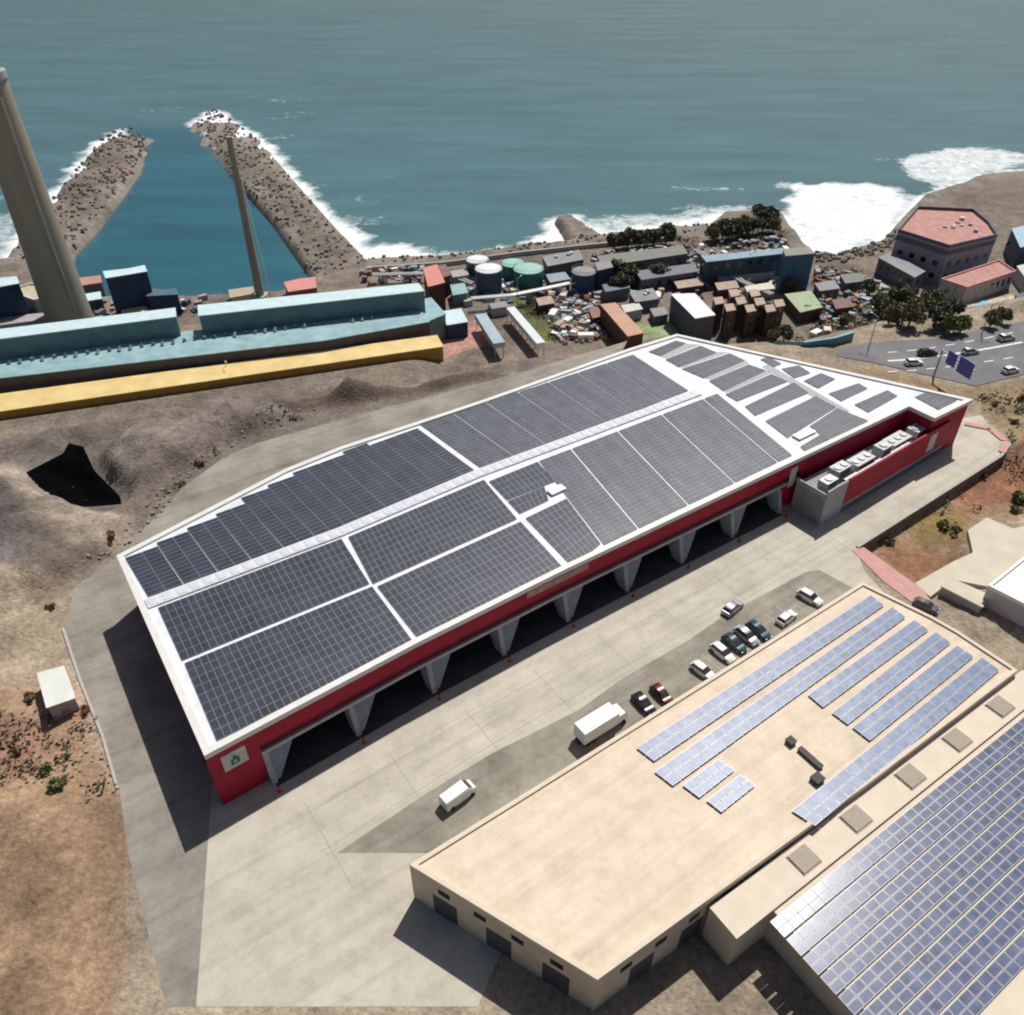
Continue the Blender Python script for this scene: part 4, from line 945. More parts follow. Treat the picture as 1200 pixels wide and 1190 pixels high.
# pink roofed grand building
g = bld('palace_building', 'large lilac grey building with a salmon roof beside the white surf', 'building', [(1052, 272), (1112, 291), (1168, 278), (1158, 263), (1140, 248), (1075, 245)], 13, LILAC, PINKR, floors=3, pitch=4.6, ww=1.9, parapet=1.1, coping=LILACD, band=(.80, .93, LILACD), clutter=8)
bld('palace_wing', 'low lilac wing with its own salmon roof in front of the grand building', 'building', [(1103, 328), (1133, 338), (1190, 319), (1170, 306)], 6, LILAC, PINKR, floors=1, pitch=3.2, ww=1.6, parapet=.5, coping=PINKP)
bld('palace_wing', 'dark slate wing at the surf side of the grand building', 'building', [(1030, 302), (1072, 325), (1084, 318), (1044, 296)], 6, LILACD, GREYR, floors=1, pitch=3.6, ww=1.6)
bld('blue_hall', 'dark blue block with pale blue top at the right edge beyond the salmon roof', 'building', [(1186, 268), (1230, 258), (1250, 275), (1196, 290)], 9, NAVY, mat('pale_blue_roof', (.35, .48, .55)))
bld('pale_store', 'pale flat roofed block at the right edge beside the salmon wing', 'building', [(1192, 312), (1240, 300), (1260, 315), (1205, 330)], 5, GREYC, mat('off_white_roof', (.55, .54, .50)))
bld('turquoise_kiosk', 'turquoise roofed kiosk beside the highway verge', 'kiosk', [(1136, 362), (1152, 353), (1172, 358), (1158, 369)], 4, BLUEW, BLUEB)
bld('dark_kiosk', 'dark blue kiosk at the right edge above the highway', 'kiosk', [(1190, 345), (1225, 338), (1235, 350), (1196, 358)], 4, NAVY, mat('slate_roof', (.08, .12, .16)))
# hut on the left and others near the warehouse
def hut(px4, h, lab, name='white_hut'):
    pts = ccw([P2(x, y, h) for x, y in px4]); r = empty(name, base_of(pts, 0), 0, lab, 'hut')
    z0 = min(hz(*q) for q in pts)-.5
    m = MB(); m.prism(shrink(pts, .2), z0, h-.2, 0); m.build('wall', mat('pinkish_wall', (.48, .42, .38), .85, .1, 1), r)
    m = MB(); m.prism(pts, h-.2, h, 0, bottom=True); m.build('roof', mat('white_hut_roof', (.66, .67, .61), .7, .08, .6), r)
    a, b_ = pts[0], pts[1]
    best = max(range(4), key=lambda i: -((pts[i][1]+pts[(i+1) % 4][1])/2)); a, b_ = Vector(shrink(pts, .2)[best]), Vector(shrink(pts, .2)[(best+1) % 4]); d = (b_-a).normalized(); nn_ = Vector((d.y, -d.x)); c = (a+b_)/2
    m = MB(); m.prism([c-d*.5+nn_*.003, c+d*.5+nn_*.003, c+d*.5+nn_*.05, c-d*.5+nn_*.05], .4, h-.5, 0, bottom=True); m.build('door', STEEL, r)
hut([(43, 789), (75, 780), (89, 818), (54, 830)], 2.8, 'small hut with a flat white roof on the dry ground left of the service road')
# right side: white warehouse, grey block, slab
rb_ = bld('white_warehouse', 'tall white roofed warehouse at the right edge of the photo', 'warehouse', [(1158, 688), (1203, 652), (1330, 700), (1300, 760)], 7, mat('lilac_white_wall', (.44, .44, .50), .7, .08, .4), WPAINT, zg=-2.6, parapet=.4, coping=WPAINT)
bld('grey_block', 'low grey walled block between the cream building and the white warehouse', 'building', [(1104, 687), (1117, 679), (1158, 697), (1151, 711)], 4.5, mat('warm_grey_wall', (.33, .32, .31), .8, .1, .5), SLABC, zg=-2.6)
drape('side_terrace', pp([(1134, 622), (1156, 607), (1187, 620), (1260, 605), (1300, 640), (1200, 660), (1158, 688), (1116, 680), (1090, 700), (1072, 684), (1118, 658), (1140, 648)]), SLABC, .1, flat=0, label='pale concrete terrace beside the red earth')
m = MB(); tp = ccw(pp([(1134, 622), (1156, 607), (1187, 620), (1260, 605), (1300, 640), (1200, 660), (1158, 688), (1116, 680), (1090, 700), (1072, 684), (1118, 658), (1140, 648)])); 
m.prism(tp, -3.2, .09, 0); tag(m.build('terrace_base', SLABC), 'concrete base of the side terrace', kind='structure')
wall_pts = [P(1003, 641, 0), P(1172, 534, 0), P(1182, 520, 0)]
rw = empty('retaining_wall', wall_pts[0], 0, 'long low retaining wall where the pale yard drops to the red earth', 'wall')
m = MB(); mc = MB()
for a, b_ in zip(wall_pts[:-1], wall_pts[1:]):
    d = (b_-a).normalized(); nn_ = Vector((d.y, -d.x, 0))
    m.prism([a, b_, b_+nn_*.5, a+nn_*.5], -4, .10, 0); mc.prism([a-nn_*.05, b_-nn_*.05, b_+nn_*.55, a+nn_*.55], .104, .22, 0, bottom=True)
m.build('wall_panel', mat('weathered_wall', (.16, .13, .10), .9, .25, .6), rw); mc.build('coping', KERB, rw)
wall_thing('service_road_kerb', 'low pale kerb wall along the left side of the service road', 'wall', [(138, 925), (120, 862), (94, 797), (74, 737)], .4, .25, KERB)
# pink rim round the turning place at the end of the yard
rim = [P(1080, 486+12, 0), P(1130, 497, 0), P(1160, 503, 0), P(1178, 518, 0), P(1174, 531, 0)]
kr = empty('kerb_ramp', rim[2], 0, 'pink kerb round the far end of the yard', 'kerb'); m = MB()
for a, b_ in zip(rim[1:-1], rim[2:]):
    d = (b_-a).normalized(); nn_ = Vector((-d.y, d.x, 0))*.8; m.prism([a-nn_, b_-nn_, b_+nn_, a+nn_], 0.03, .3, 0, bottom=True)
m.build('kerb_stones', PINKP, kr)
# near-black sheet draped over the sunken pit
drape('black_pit', PITP, PITBLACK, .25, 1.0, label='black pit in the spoil ground', kind='structure')

# ---------------------------------------------------------------- bollards at the pillars
bol = empty('bollard', (0, 0, 0), 0)
m = MB(); m.tube((0, 0, 0), (0, 0, 1.0), .17, .17, 12); m.build('post', WARM, bol, local=True, smooth=True)
m = MB(); m.tube((0, 0, 1.0), (0, 0, 1.08), .2, .1, 12); m.build('cap', WARM, bol, local=True)
m = MB(); m.box((0, 0, .03), (.5, .5, .06)); m.build('foot_plate', WARM, bol, local=True)
ordn = ['first', 'second', 'third', 'fourth', 'fifth', 'sixth', 'seventh', 'eighth', 'ninth']
for k in range(NB+1):
    o = bol if k == 0 else copy_tree(bol); p = S(CP+k*bay, 2.5); o.location = (p.x, p.y, .03); o.rotation_euler.z = ang
    tag(o, f'red bollard at the foot of the {ordn[k]} grey pillar from the corner sign', 'bollard', 'red bollards at the warehouse pillars')

# ---------------------------------------------------------------- vehicles
def make_car(kind='hatch'):
    r = empty('parked_car', (0, 0, 0)); Lh = 2.15; W2 = .87
    def ring(x, w, zb, zt): return [(x, -w, zb), (x, w, zb), (x, w*1.0, zb+(zt-zb)*.6), (x, w*.86, zt), (x, -w*.86, zt), (x, -w, zb+(zt-zb)*.6)]
    m = MB(); prof = [(-Lh, .72, .35, .75), (-Lh+.12, .82, .28, .9), (-1.2, W2, .24, .95), (.6, W2, .24, .93), (1.3, W2*.98, .25, .85), (Lh-.15, .8, .28, .72), (Lh, .68, .36, .58)]
    m.loft([ring(*q) for q in prof]); body = m.build('body', WPAINT, r, local=True, smooth=True)
    m = MB(); back = -1.95 if kind == 'hatch' else -1.5
    lo = [(back, -.76, .9), (1.05, -.76, .86), (1.05, .76, .86), (back, .76, .9)]; hi = [(back+.35, -.6, 1.42), (.3, -.6, 1.42), (.3, .6, 1.42), (back+.35, .6, 1.42)]
    m.loft([lo, hi]); m.build('windows', GLASS, r, local=True)
    m = MB(); m.loft([[(back+.33, -.62, 1.40), (.32, -.62, 1.40), (.32, .62, 1.40), (back+.33, .62, 1.40)], [(back+.45, -.54, 1.49), (.2, -.54, 1.49), (.2, .54, 1.49), (back+.45, .54, 1.49)]]); m.build('roof', WPAINT, r, local=True, smooth=True)
    for x in (-1.3, 1.35):
        for s_ in (-1, 1):
            m = MB(); m.tube((x, s_*.70, .32), (x, s_*.90, .32), .32, n=16); w_ = m.build('wheel', TYRE, r, local=True)
            m = MB(); m.tube((x, s_*.90, .32), (x, s_*.915, .32), .19, n=12); rm = m.build('rim', STEEL, w_, local=True)
    for s_ in (-1, 1):
        m = MB(); m.box((Lh-.06, s_*.55, .62), (.12, .28, .14)); m.build('headlight', COPING, r, local=True)
        m = MB(); m.box((-Lh+.03, s_*.6, .72), (.08, .2, .18)); m.build('tail_light', WARM, r, local=True)
    for o in r.children:
        if o.name.startswith(('body', 'roof')): o.material_slots[0].link = 'OBJECT'; o.material_slots[0].material = WPAINT
    return r
car0 = make_car()
first = [True]
CARC = {'white': WPAINT, 'black': mat('black_car_paint', (.018, .018, .022), .25, .1, 1), 'silver': mat('silver_car_paint', (.45, .46, .48), .3, .05, 1, metal=.4),
        'teal': mat('dark_teal_car_paint', (.02, .07, .09), .25, .1, 1), 'grey': mat('grey_car_paint', (.12, .125, .13), .3, .1, 1), 'red': mat('dark_red_car_paint', (.10, .012, .012), .3, .1, 1)}
def car(px, deg, c, lab, group, scale=1.0, ground_px=None, z=None):
    r = car0 if first[0] else copy_tree(car0); first[0] = False
    p = G(*px) if z is None else P(*px, z)
    r.location = (p.x, p.y, p.z+(.15 if 'highway' in group else .035)); r.rotation_euler.z = R(deg); r.scale = (scale,)*3
    for o in r.children:
        if o.name.startswith(('body', 'roof')): o.material_slots[0].link = 'OBJECT'; o.material_slots[0].material = CARC[c]
    tag(r, lab, 'car', group); return r
ad = math.degrees(math.atan2(A.y, A.x)); gp = 'cars parked on the asphalt strip'; cross = ad-90
car((858, 715), ad+8, 'silver', 'silver car standing alone at the yard edge of the parking strip', gp, 1.08)
car((823, 789), cross+6, 'white', 'white car nearest the box truck in the loose row of parked cars', gp, 1.0)
car((846, 768), cross, 'white', 'white car on the left of the tight group of four', gp, 1.05)
car((860, 757), cross, 'teal', 'dark teal car second in the tight group of four', gp, 1.05)
car((874, 748), cross, 'silver', 'silver car third in the tight group of four', gp, 1.05)
car((888, 742), cross, 'teal', 'dark car at the right end of the tight group of four', gp, 1.05)
car((921, 727), ad+4, 'white', 'white car tucked against the cream building roof edge', gp)
car((948, 703), cross+8, 'white', 'white car nearest the far corner of the cream building', gp, 1.05)
car((754, 828), cross-4, 'black', 'black car next to the white cab of the box truck', gp, 1.05)
car((775, 817), cross-4, 'red', 'very dark red car beside the black one', gp, 1.0)
car((1084, 713), -38, 'grey', 'dark grey car at the end of the pink walkway', 'cars by the cream building')
car((1183, 437), 20, 'white', 'white car on the near lane of the highway', 'cars on the highway', 1.1)
car((1086, 417), 6, 'black', 'black car on the highway left of the blue sign', 'cars on the highway', 1.2)
car((1178, 399), 18, 'silver', 'silver car on the far lane of the highway', 'cars on the highway', 1.2)
car((1070, 428), 6, 'white', 'white car on the near lane left of the gantry post', 'cars on the highway', 1.1)
car((1136, 415), 14, 'silver', 'silver car on the highway just behind the blue sign', 'cars on the highway', 1.1)
# box truck
t0 = P(703, 856, 0)
tr = empty('box_truck', (t0.x, t0.y, .03), R(ad), 'white box truck at the near end of the row of parked cars', 'truck')
m = MB(); m.box((-.8, 0, 2.15), (6.6, 2.5, 2.5)); m.build('cargo_box', WPAINT, tr, local=True, bevel=.05)
m = MB(); m.box((0, 0, .72), (8.6, 1.1, .35)); m.build('chassis', BLACKP, tr, local=True)
m = MB(); m.loft([[(2.75, -1.1, .55), (2.75, 1.1, .55), (2.75, 1.1, 2.35), (2.75, -1.1, 2.35)], [(3.9, -1.1, .55), (3.9, 1.1, .55), (3.9, 1.05, 2.3), (3.9, -1.05, 2.3)], [(4.55, -1.05, .55), (4.55, 1.05, .55), (4.45, 1.0, 1.4), (4.45, -1.0, 1.4)]]); m.build('cab', WPAINT, tr, local=True, bevel=.05)
m = MB(); m.loft([[(3.93, -.95, 2.24), (3.93, .95, 2.24), (3.97, .95, 2.28), (3.97, -.95, 2.28)], [(4.46, -.95, 1.45), (4.46, .95, 1.45), (4.51, .95, 1.47), (4.51, -.95, 1.47)]]); m.build('windscreen', GLASS, tr, local=True)
for x in (-3.1, -2.1, 3.5):
    for s_ in (-1, 1):
        m = MB(); m.tube((x, s_*.85, .47), (x, s_*1.2, .47), .46, n=16); m.build('wheel', TYRE, tr, local=True)
for s_ in (-1, 1):
    m = MB(); m.box((4.56, s_*.75, .9), (.06, .3, .18)); m.build('headlight', COPING, tr, local=True)
# white van just showing at the bottom of the photo
v0 = P(537, 936, 0)
vn = empty('white_van', (v0.x, v0.y, .03), R(ad+5), 'white van parked alone on the yard near the bottom of the photo', 'van')
m = MB(); rg = lambda x, w, zb, zt: [(x, -w, zb), (x, w, zb), (x, w, zt-.3), (x, w*.85, zt), (x, -w*.85, zt), (x, -w, zt-.3)]
m.loft([rg(-2.5, .95, .35, 2.2), rg(1.2, .97, .35, 2.25), rg(1.9, .97, .35, 1.5), rg(2.5, .9, .4, 1.15)]); m.build('body', WPAINT, vn, local=True, smooth=True)
m = MB(); m.loft([[(1.25, -.75, 2.22), (1.25, .75, 2.22), (1.3, .75, 2.25), (1.3, -.75, 2.25)], [(1.88, -.8, 1.52), (1.88, .8, 1.52), (1.95, .8, 1.55), (1.95, -.8, 1.55)]]); m.build('windscreen', GLASS, vn, local=True)
for x in (-1.6, 1.7):
    for s_ in (-1, 1):
        m = MB(); m.tube((x, s_*.8, .36), (x, s_*.99, .36), .35, n=14); m.build('wheel', TYRE, vn, local=True)

# ---------------------------------------------------------------- highway furniture
g0 = G(1122, 436); p0 = P(1104, 413, g0.z+6.8); p1 = P(1142, 437, g0.z+6.8); gz = Vector((p0.x, p0.y, g0.z)); gl = (p1-p0).length
sg = empty('gantry_sign', gz, math.atan2(p1.y-p0.y, p1.x-p0.x), 'gantry with two dark blue road sign boards over the highway', 'road sign')
m = MB(); m.tube((0, 0, -1), (0, 0, 7.5), .28, .22, 10); m.build('post', STEEL, sg, local=True)
m = MB(); m.tube((-.2, 0, 7.2), (gl, 0, 7.2), .2, n=8); m.tube((-.2, 0, 6.3), (gl, 0, 6.3), .14, n=8); m.build('arm', STEEL, sg, local=True)
for x, w_, h_ in ((gl*.34, gl*.27, 3.4), (gl*.76, gl*.42, 4.0)):
    m = MB(); m.box((x, -.33, 6.8), (w_, .12, h_)); q = m.build('sign_board', SIGNB, sg, local=True)
    m = MB()
    for dx, dz, sx, sz in ((0, h_/2-.12, w_-.1, .1), (0, -h_/2+.12, w_-.1, .1), (-w_/2+.12, 0, .1, h_-.3), (w_/2-.12, 0, .1, h_-.3)): m.box((x+dx, -.4, 6.8+dz), (sx, .02, sz))
    m.build('border', mat('sign_border_blue', (.10, .12, .32)), q, local=True)
def lamp(px, h, lab, rz=0, grp='tall lamp posts'):
    p = G(*px); r = empty('lamp_post', p, rz, lab, 'lamp post', grp)
    m = MB(); m.tube((0, 0, -.5), (0, 0, h), .16, .09, 8); m.tube((0, 0, h-.05), (1.8, 0, h+.35), .06, n=6); m.build('pole', STEEL, r, local=True)
    m = MB(); m.box((2.0, 0, h+.36), (.8, .3, .14)); m.build('lamp_head', COPING, r, local=True)
for px, h, lab in [((606, 368), 12, 'lamp post beside the whitish conveyor'), ((655, 372), 9, 'lamp post in the scrap yard right of the conveyor'), ((1018, 408), 9, 'lamp post at the left end of the highway'),
                   ((1150, 392), 9, 'lamp post on the highway verge below the turquoise kiosk'), ((270, 452), 8, 'lamp post at the foot of the slope before the yellow hall'), ((880, 325), 10, 'lamp post in front of the long dark blue building')]:
    lamp(px, h, lab, random.random()*6)
# road markings on the highway
mk = MB()
def hw(px): p = G(px[0], px[1]); return Vector((p.x, p.y, p.z+.18))
for y0, y1, dash in ((414, 388, True), (424, 402, False), (437, 418, True)):
    xs0, xs1 = 1040, 1198
    k = 14
    for i in range(k):
        if dash and i % 2: continue
        t0, t1 = i/k, (i+.98)/k
        f = lambda t: hw((xs0+(xs1-xs0)*t, y0+(y1-y0)*t**1.4+ (0)))
        a, b_ = f(t0), f(t1); d = (b_-a); d.z = 0; d.normalize(); nn_ = Vector((-d.y, d.x, 0))*(.22 if dash else .4)
        mk.poly([a-nn_, b_-nn_, b_+nn_, a+nn_])
o = mk.build('road_markings', PAINT); tag(o, 'white lane markings on the highway', kind='structure'); o.location.z += .03
# parking bay lines
mk = MB()
for k in range(9):
    c = P(835, 777, 0).lerp(P(948, 702, 0), k/8.0); d = Mo
    w = A*.06
    mk.poly([c-w-d*2.4, c+w-d*2.4, c+w+d*2.4, c-w+d*2.4])
o = mk.build('bay_markings', mat('worn_bay_paint', (.42, .41, .37), .8, .2, 2)); o.location.z = .0342; tag(o, 'faded parking bay lines on the asphalt strip', kind='structure')
mk = MB()
for k in range(9):   # expansion joints across the yard
    a = S(CP+k*bay*1.0+2, 6.2); b_ = S(CP+k*bay+2, 21)
    w = A*.05; mk.poly([a-w, a+w, b_+w, b_-w])
for off in (8, 14):
    for i in range(3):
        a, b_ = S(EL[i]+.01 if i else 8, off), S(EL[i+1]-.01, off); w = Mo*.05; mk.poly([a-w, b_-w, b_+w, a+w])
o = mk.build('yard_joints', mat('joint_filler', (.33, .30, .26), .9, .2, 2)); o.location.z = .0285; tag(o, 'thin joints between the concrete slabs of the yard', kind='structure')

# ---------------------------------------------------------------- vegetation
def crown_mesh(name, rx, rz_, nblob, nleaf, seed, leaf, squash=1.0, size=.34):
    rnd = random.Random(seed); m = MB(); bl = []
    for k in range(nblob):
        a = rnd.random()*6.283; rr_ = rx*math.sqrt(rnd.random())*.72; zz = rnd.uniform(-.55, .6)*rz_
        bl.append((rr_*math.cos(a), rr_*math.sin(a), zz, rnd.uniform(.38, .62)*rx))
    for k in range(nleaf):
        bx_, by, bz, br = bl[rnd.randrange(nblob)]
        u = Vector((rnd.gauss(0, 1), rnd.gauss(0, 1), rnd.gauss(0, 1))).normalized()*br*rnd.uniform(.6, 1.05)
        c = Vector((bx_+u.x, by+u.y, bz+u.z*squash)); s_ = size*rnd.uniform(.6, 1.4)
        n1 = Vector((rnd.gauss(0, 1), rnd.gauss(0, 1), rnd.gauss(0, .6)+.6)).normalized(); t1 = n1.orthogonal().normalized(); t2 = n1.cross(t1)
        m.poly([c+t1*s_, c+t2*s_*.6, c-t1*s_, c-t2*s_*.6])
    me = bpy.data.meshes.new(name); me.from_pydata(m.v, [], m.f); me.materials.append(leaf); return me
CRN = [crown_mesh('crown', 2.6, 1.9, 13, 1500, 11+i, [LEAF, LEAFD, LEAF, LEAFG][i]) for i in range(4)]
def trunk_mesh(seed):
    rnd = random.Random(seed); m = MB(); m.tube((0, 0, -.6), (0, 0, 1.6), .24, .17, 8)
    for k in range(5):
        a = k*1.26+rnd.random(); m.tube((0, 0, 1.3+.1*k), (1.2*math.cos(a), 1.2*math.sin(a), 3.0+rnd.random()), .11, .04, 6)
    me = bpy.data.meshes.new('trunk'); me.from_pydata([tuple(v) for v in m.v], [], m.f); me.materials.append(BARK); return me
TRK = [trunk_mesh(i) for i in range(3)]
def tree(px, s, v, lab, grp, flat=1.0):
    p = G(*px); r = empty('broadleaf_tree', p, random.random()*6, lab, 'tree', grp); r.scale = (s, s, s*flat)
    t = bpy.data.objects.new('trunk', TRK[v % 3]); col.objects.link(t); t.parent = r
    c = bpy.data.objects.new('crown', CRN[v % 4]); col.objects.link(c); c.parent = r; c.location = (0, 0, 3.4)
tg = 'trees between the highway and the salmon roofed building'
for i, (px, s, v, lab) in enumerate([((1028, 372), 1.5, 1, 'dark tree at the left end of the clump above the highway'), ((1040, 384), 1.4, 0, 'olive tree in front at the left of the clump'), ((1052, 366), 1.7, 1, 'tall dark tree in the middle of the clump'),
        ((1064, 384), 1.4, 2, 'olive tree low in the middle of the clump'), ((1077, 372), 1.3, 0, 'rounded tree in the clump below the yellowish one'), ((1088, 362), 1.25, 3, 'bright yellow green tree nearest the grand building'),
        ((1094, 384), 1.3, 1, 'dark tree at the front right of the clump'), ((1110, 378), 1.3, 1, 'dark tree at the right end of the clump'), ((1112, 391), 1.0, 3, 'bright bush on the verge of the highway'),
        ((1125, 391), .9, 3, 'small bright tree second on the verge'), ((1160, 384), .9, 3, 'small bright tree on the verge below the turquoise kiosk'), ((1174, 379), .8, 0, 'small olive tree right of the turquoise kiosk'),
        ((1190, 300), 1.6, 1, 'dark tree beside the salmon roof at the right edge'), ((1015, 345), 1.0, 1, 'dark tree left of the clump on the rubble ground')]):
    tree(px, s, v, lab, tg)
hg = 'hedge trees by the shore'
hed = [(720, 293), (735, 291), (750, 289), (765, 287), (780, 286), (722, 327), (737, 334), (725, 345), (770, 333), (834, 283), (846, 281), (858, 279), (870, 277), (882, 275), (893, 273), (905, 274), (888, 261), (901, 262), (925, 345), (944, 372), (957, 371), (905, 402), (918, 400), (988, 383), (830, 322), (845, 321)]
hl = ['leftmost dark tree of the shore row left of the grey range', 'second dark tree of the shore row behind the grey range', 'third dark tree of the shore row behind the grey range', 'fourth dark tree of the shore row behind the grey range', 'last dark tree of the shore row behind the grey range',
      'bushy tree in front of the dark tall block', 'dark tree between the two grey ranges', 'dark tree above the orange brown hall', 'tree in front of the slate roofed range', 'first dark tree of the hedge behind the blue building', 'second dark tree of the hedge behind the blue building',
      'third dark tree of the hedge behind the blue building', 'fourth dark tree of the hedge behind the blue building', 'fifth dark tree of the hedge behind the blue building', 'sixth dark tree of the hedge behind the blue building', 'last dark tree of the hedge next to the blue tower', 'left tree on the point by the white surf', 'right tree on the point by the white surf',
      'olive tree below the blue tower', 'dark tree under the pale green roof', 'dark tree right of the pale green roofed shed', 'left tree behind the turquoise wall', 'second tree behind the turquoise wall', 'tree at the right end of the turquoise wall', 'small tree before the long blue building, left', 'small tree before the long blue building, right']
for i, (q, lab) in enumerate(zip(hed, hl)):
    tree(q, random.uniform(1.1, 1.5) if i < 18 else random.uniform(.7, 1.0), 1 if i % 3 else 0, lab, hg)
# shrubs on the earth slopes: countable, copied
SHM = [crown_mesh('shrub', 1.0, .6, 5, 220, 40+i, [LEAF, LEAFG, mat('dry_foliage', (.16, .10, .05), .9, .3, 1, c2=(.26, .18, .09))][i], .7, .2) for i in range(3)]
def shrub(px, s, v, lab, grp):
    p = G(*px); o = bpy.data.objects.new('shrub', SHM[v]); col.objects.link(o); o.location = (p.x, p.y, p.z+.35*s); o.scale = (s,)*3; o.rotation_euler.z = random.random()*6; tag(o, lab, 'shrub', grp)
for px, s, v, lab in [((1198, 588), 2.2, 1, 'large bright green shrub at the right edge on the red earth'), ((1192, 600), 1.4, 1, 'smaller green shrub below the large bright one'), ((1110, 618), 1.8, 0, 'olive shrub in the middle of the red earth'),
                      ((1122, 626), 1.5, 0, 'olive shrub left of the pale terrace corner'), ((1040, 636), 1.3, 0, 'olive shrub near the retaining wall corner'), ((1030, 633), 1.0, 0, 'small shrub at the foot of the retaining wall'),
                      ((1186, 495), 1.2, 0, 'shrub on the brown bank beyond the yard end'), ((1165, 475), 1.0, 2, 'dry shrub beside the right end of the warehouse'), ((1195, 470), 1.4, 1, 'green shrub on the bank below the highway'),
                      ((50, 905), 1.3, 1, 'green shrub in the lower left of the dry ground'), ((72, 920), 1.5, 1, 'larger green shrub right of it near the bottom left'), ((20, 880), 1.2, 2, 'dry reddish shrub in the lower left'),
                      ((35, 820), 1.1, 2, 'dry shrub left of the white roofed hut'), ((100, 835), 1.0, 2, 'dry shrub between hut and service road'), ((130, 630), 1.2, 2, 'dry shrub by the bend of the service road'),
                      ((60, 712), .9, 2, 'dry shrub above the white roofed hut'), ((235, 545), 1.2, 2, 'orange dry shrub on the berm beside the service road'), ((1150, 560), 1.1, 2, 'dry shrub on the reddest patch of earth')]:
    shrub(px, s, v, lab, 'shrubs on the earth slopes')
# low scrub, uncountable
rnd = random.Random(12); mb = MB(); 
def scrub(poly, n_, z):
    pl = [P2(*q, z) for q in poly]; xs_ = [q[0] for q in pl]; ys_ = [q[1] for q in pl]; X = np.array([rnd.uniform(min(xs_), max(xs_)) for _ in range(n_)]); Y = np.array([rnd.uniform(min(ys_), max(ys_)) for _ in range(n_)])
    k = inside(X, Y, pl) & (fbm(X, Y, 9, 3, 77) > .02); X = X[k]; Y = Y[k]; Z = height(X, Y)
    for x, y, h in zip(X, Y, Z):
        for q in range(14):
            s_ = rnd.uniform(.2, .5); c = Vector((x+rnd.gauss(0, .7), y+rnd.gauss(0, .7), h+rnd.uniform(.05, 1.1)))
            n1 = Vector((rnd.gauss(0, 1), rnd.gauss(0, 1), rnd.gauss(0, .6)+.8)).normalized(); t1 = n1.orthogonal().normalized(); t2 = n1.cross(t1)
            mb.poly([c+t1*s_, c+t2*s_*.6, c-t1*s_, c-t2*s_*.6])
scrub([(690, 285), (920, 262), (925, 300), (830, 320), (820, 345), (700, 345)], 1100, PORT)
scrub([(955, 310), (1035, 325), (1080, 360), (1130, 385), (1000, 402), (950, 380)], 700, PORT)
scrub([(820, 372), (990, 388), (1000, 402), (900, 412), (820, 392)], 260, PORT)
scrub([(590, 345), (640, 338), (655, 400), (620, 405)], 260, PORT)
scrub([(1010, 645), (1170, 540), (1240, 520), (1200, 590), (1130, 612), (1110, 655), (1070, 680)], 240, -2.5)
scrub([(1140, 470), (1200, 450), (1260, 470), (1220, 520), (1180, 515)], 120, 0)
scrub([(0, 840), (100, 840), (125, 925), (0, 960)], 90, 0)
scrub([(140, 620), (210, 560), (330, 480), (420, 470), (300, 510), (220, 570)], 90, 0)
me = bpy.data.meshes.new('scrub'); me.from_pydata([tuple(v) for v in mb.v], [], mb.f); me.materials.append(mat('scrub_leaves', (.075, .08, .04), .9, .35, .5, c2=(.17, .15, .085)))
o = bpy.data.objects.new('scrub', me); col.objects.link(o); tag(o, 'low dark dry scrub scattered over the bare ground', 'scrub', kind='stuff')
# rubble and debris, uncountable
rk = MB(); rnd = random.Random(3)
def rubble(poly, n_, smin, smax, mb):
    xs_ = [q[0] for q in poly]; ys_ = [q[1] for q in poly]; c = 0; t = 0
    while c < n_ and t < n_*8:
        t += 1; x = rnd.uniform(min(xs_), max(xs_)); y = rnd.uniform(min(ys_), max(ys_))
        if not bool(inside(np.array([x]), np.array([y]), poly)[0]): continue
        z = hz(x, y)
        if z < SEA-.5: continue
        c += 1; s_ = rnd.uniform(smin, smax); a = rnd.random()*6
        lo = []; hi = []
        for k in range(5):
            r1 = s_*rnd.uniform(.7, 1.2); r2 = r1*rnd.uniform(.4, .8); th = a+k*1.257
            lo.append((x+r1*math.cos(th), y+r1*math.sin(th), z-.3)); hi.append((x+r2*math.cos(th), y+r2*math.sin(th), z+s_*rnd.uniform(.5, 1.0)))
        mb.loft([lo, hi])
rubble([P2(*q, -15) for q in [(325, 262), (262, 190), (225, 150), (250, 130), (300, 165), (385, 262), (430, 310), (372, 330)]], 420, .5, 1.3, rk)
rubble([P2(*q, -15) for q in [(35, 272), (75, 222), (120, 165), (150, 150), (172, 165), (160, 200), (113, 263), (81, 297), (40, 305), (9, 309)]], 420, .5, 1.3, rk)
rubble([P2(*q, -15) for q in [(428, 312), (520, 307), (672, 290), (830, 273), (830, 266), (672, 282), (520, 300), (428, 306)]], 120, .5, 1.0, rk)
rubble([P2(*q, -15) for q in [(950, 300), (975, 303), (1035, 286), (1050, 268), (1045, 292), (1030, 300), (985, 312), (955, 310)]], 120, .6, 1.4, rk)
o = rk.build('breakwater_rocks', ROCK); tag(o, 'dark armour rocks on the breakwaters and shore', 'rocks', kind='stuff')
rk = MB()
rubble([P2(*q, PORT) for q in [(640, 340), (700, 345), (715, 400), (650, 405), (640, 380)]], 120, .4, 1.2, rk)
rubble([P2(*q, PORT) for q in [(955, 320), (1010, 330), (1040, 390), (990, 395), (960, 370)]], 160, .4, 1.3, rk)
rubble([P2(*q, 0) for q in [(0, 830), (110, 835), (135, 920), (0, 925)]], 90, .12, .4, rk)
rubble([P2(*q, 0) for q in [(60, 690), (130, 640), (200, 560), (330, 480), (400, 470), (260, 530), (150, 640)]], 120, .15, .6, rk)
o = rk.build('loose_rubble', mat('pale_rubble', (.33, .28, .23), .95, .35, .8)); tag(o, 'loose pale rubble on bare ground', 'rubble', kind='stuff')
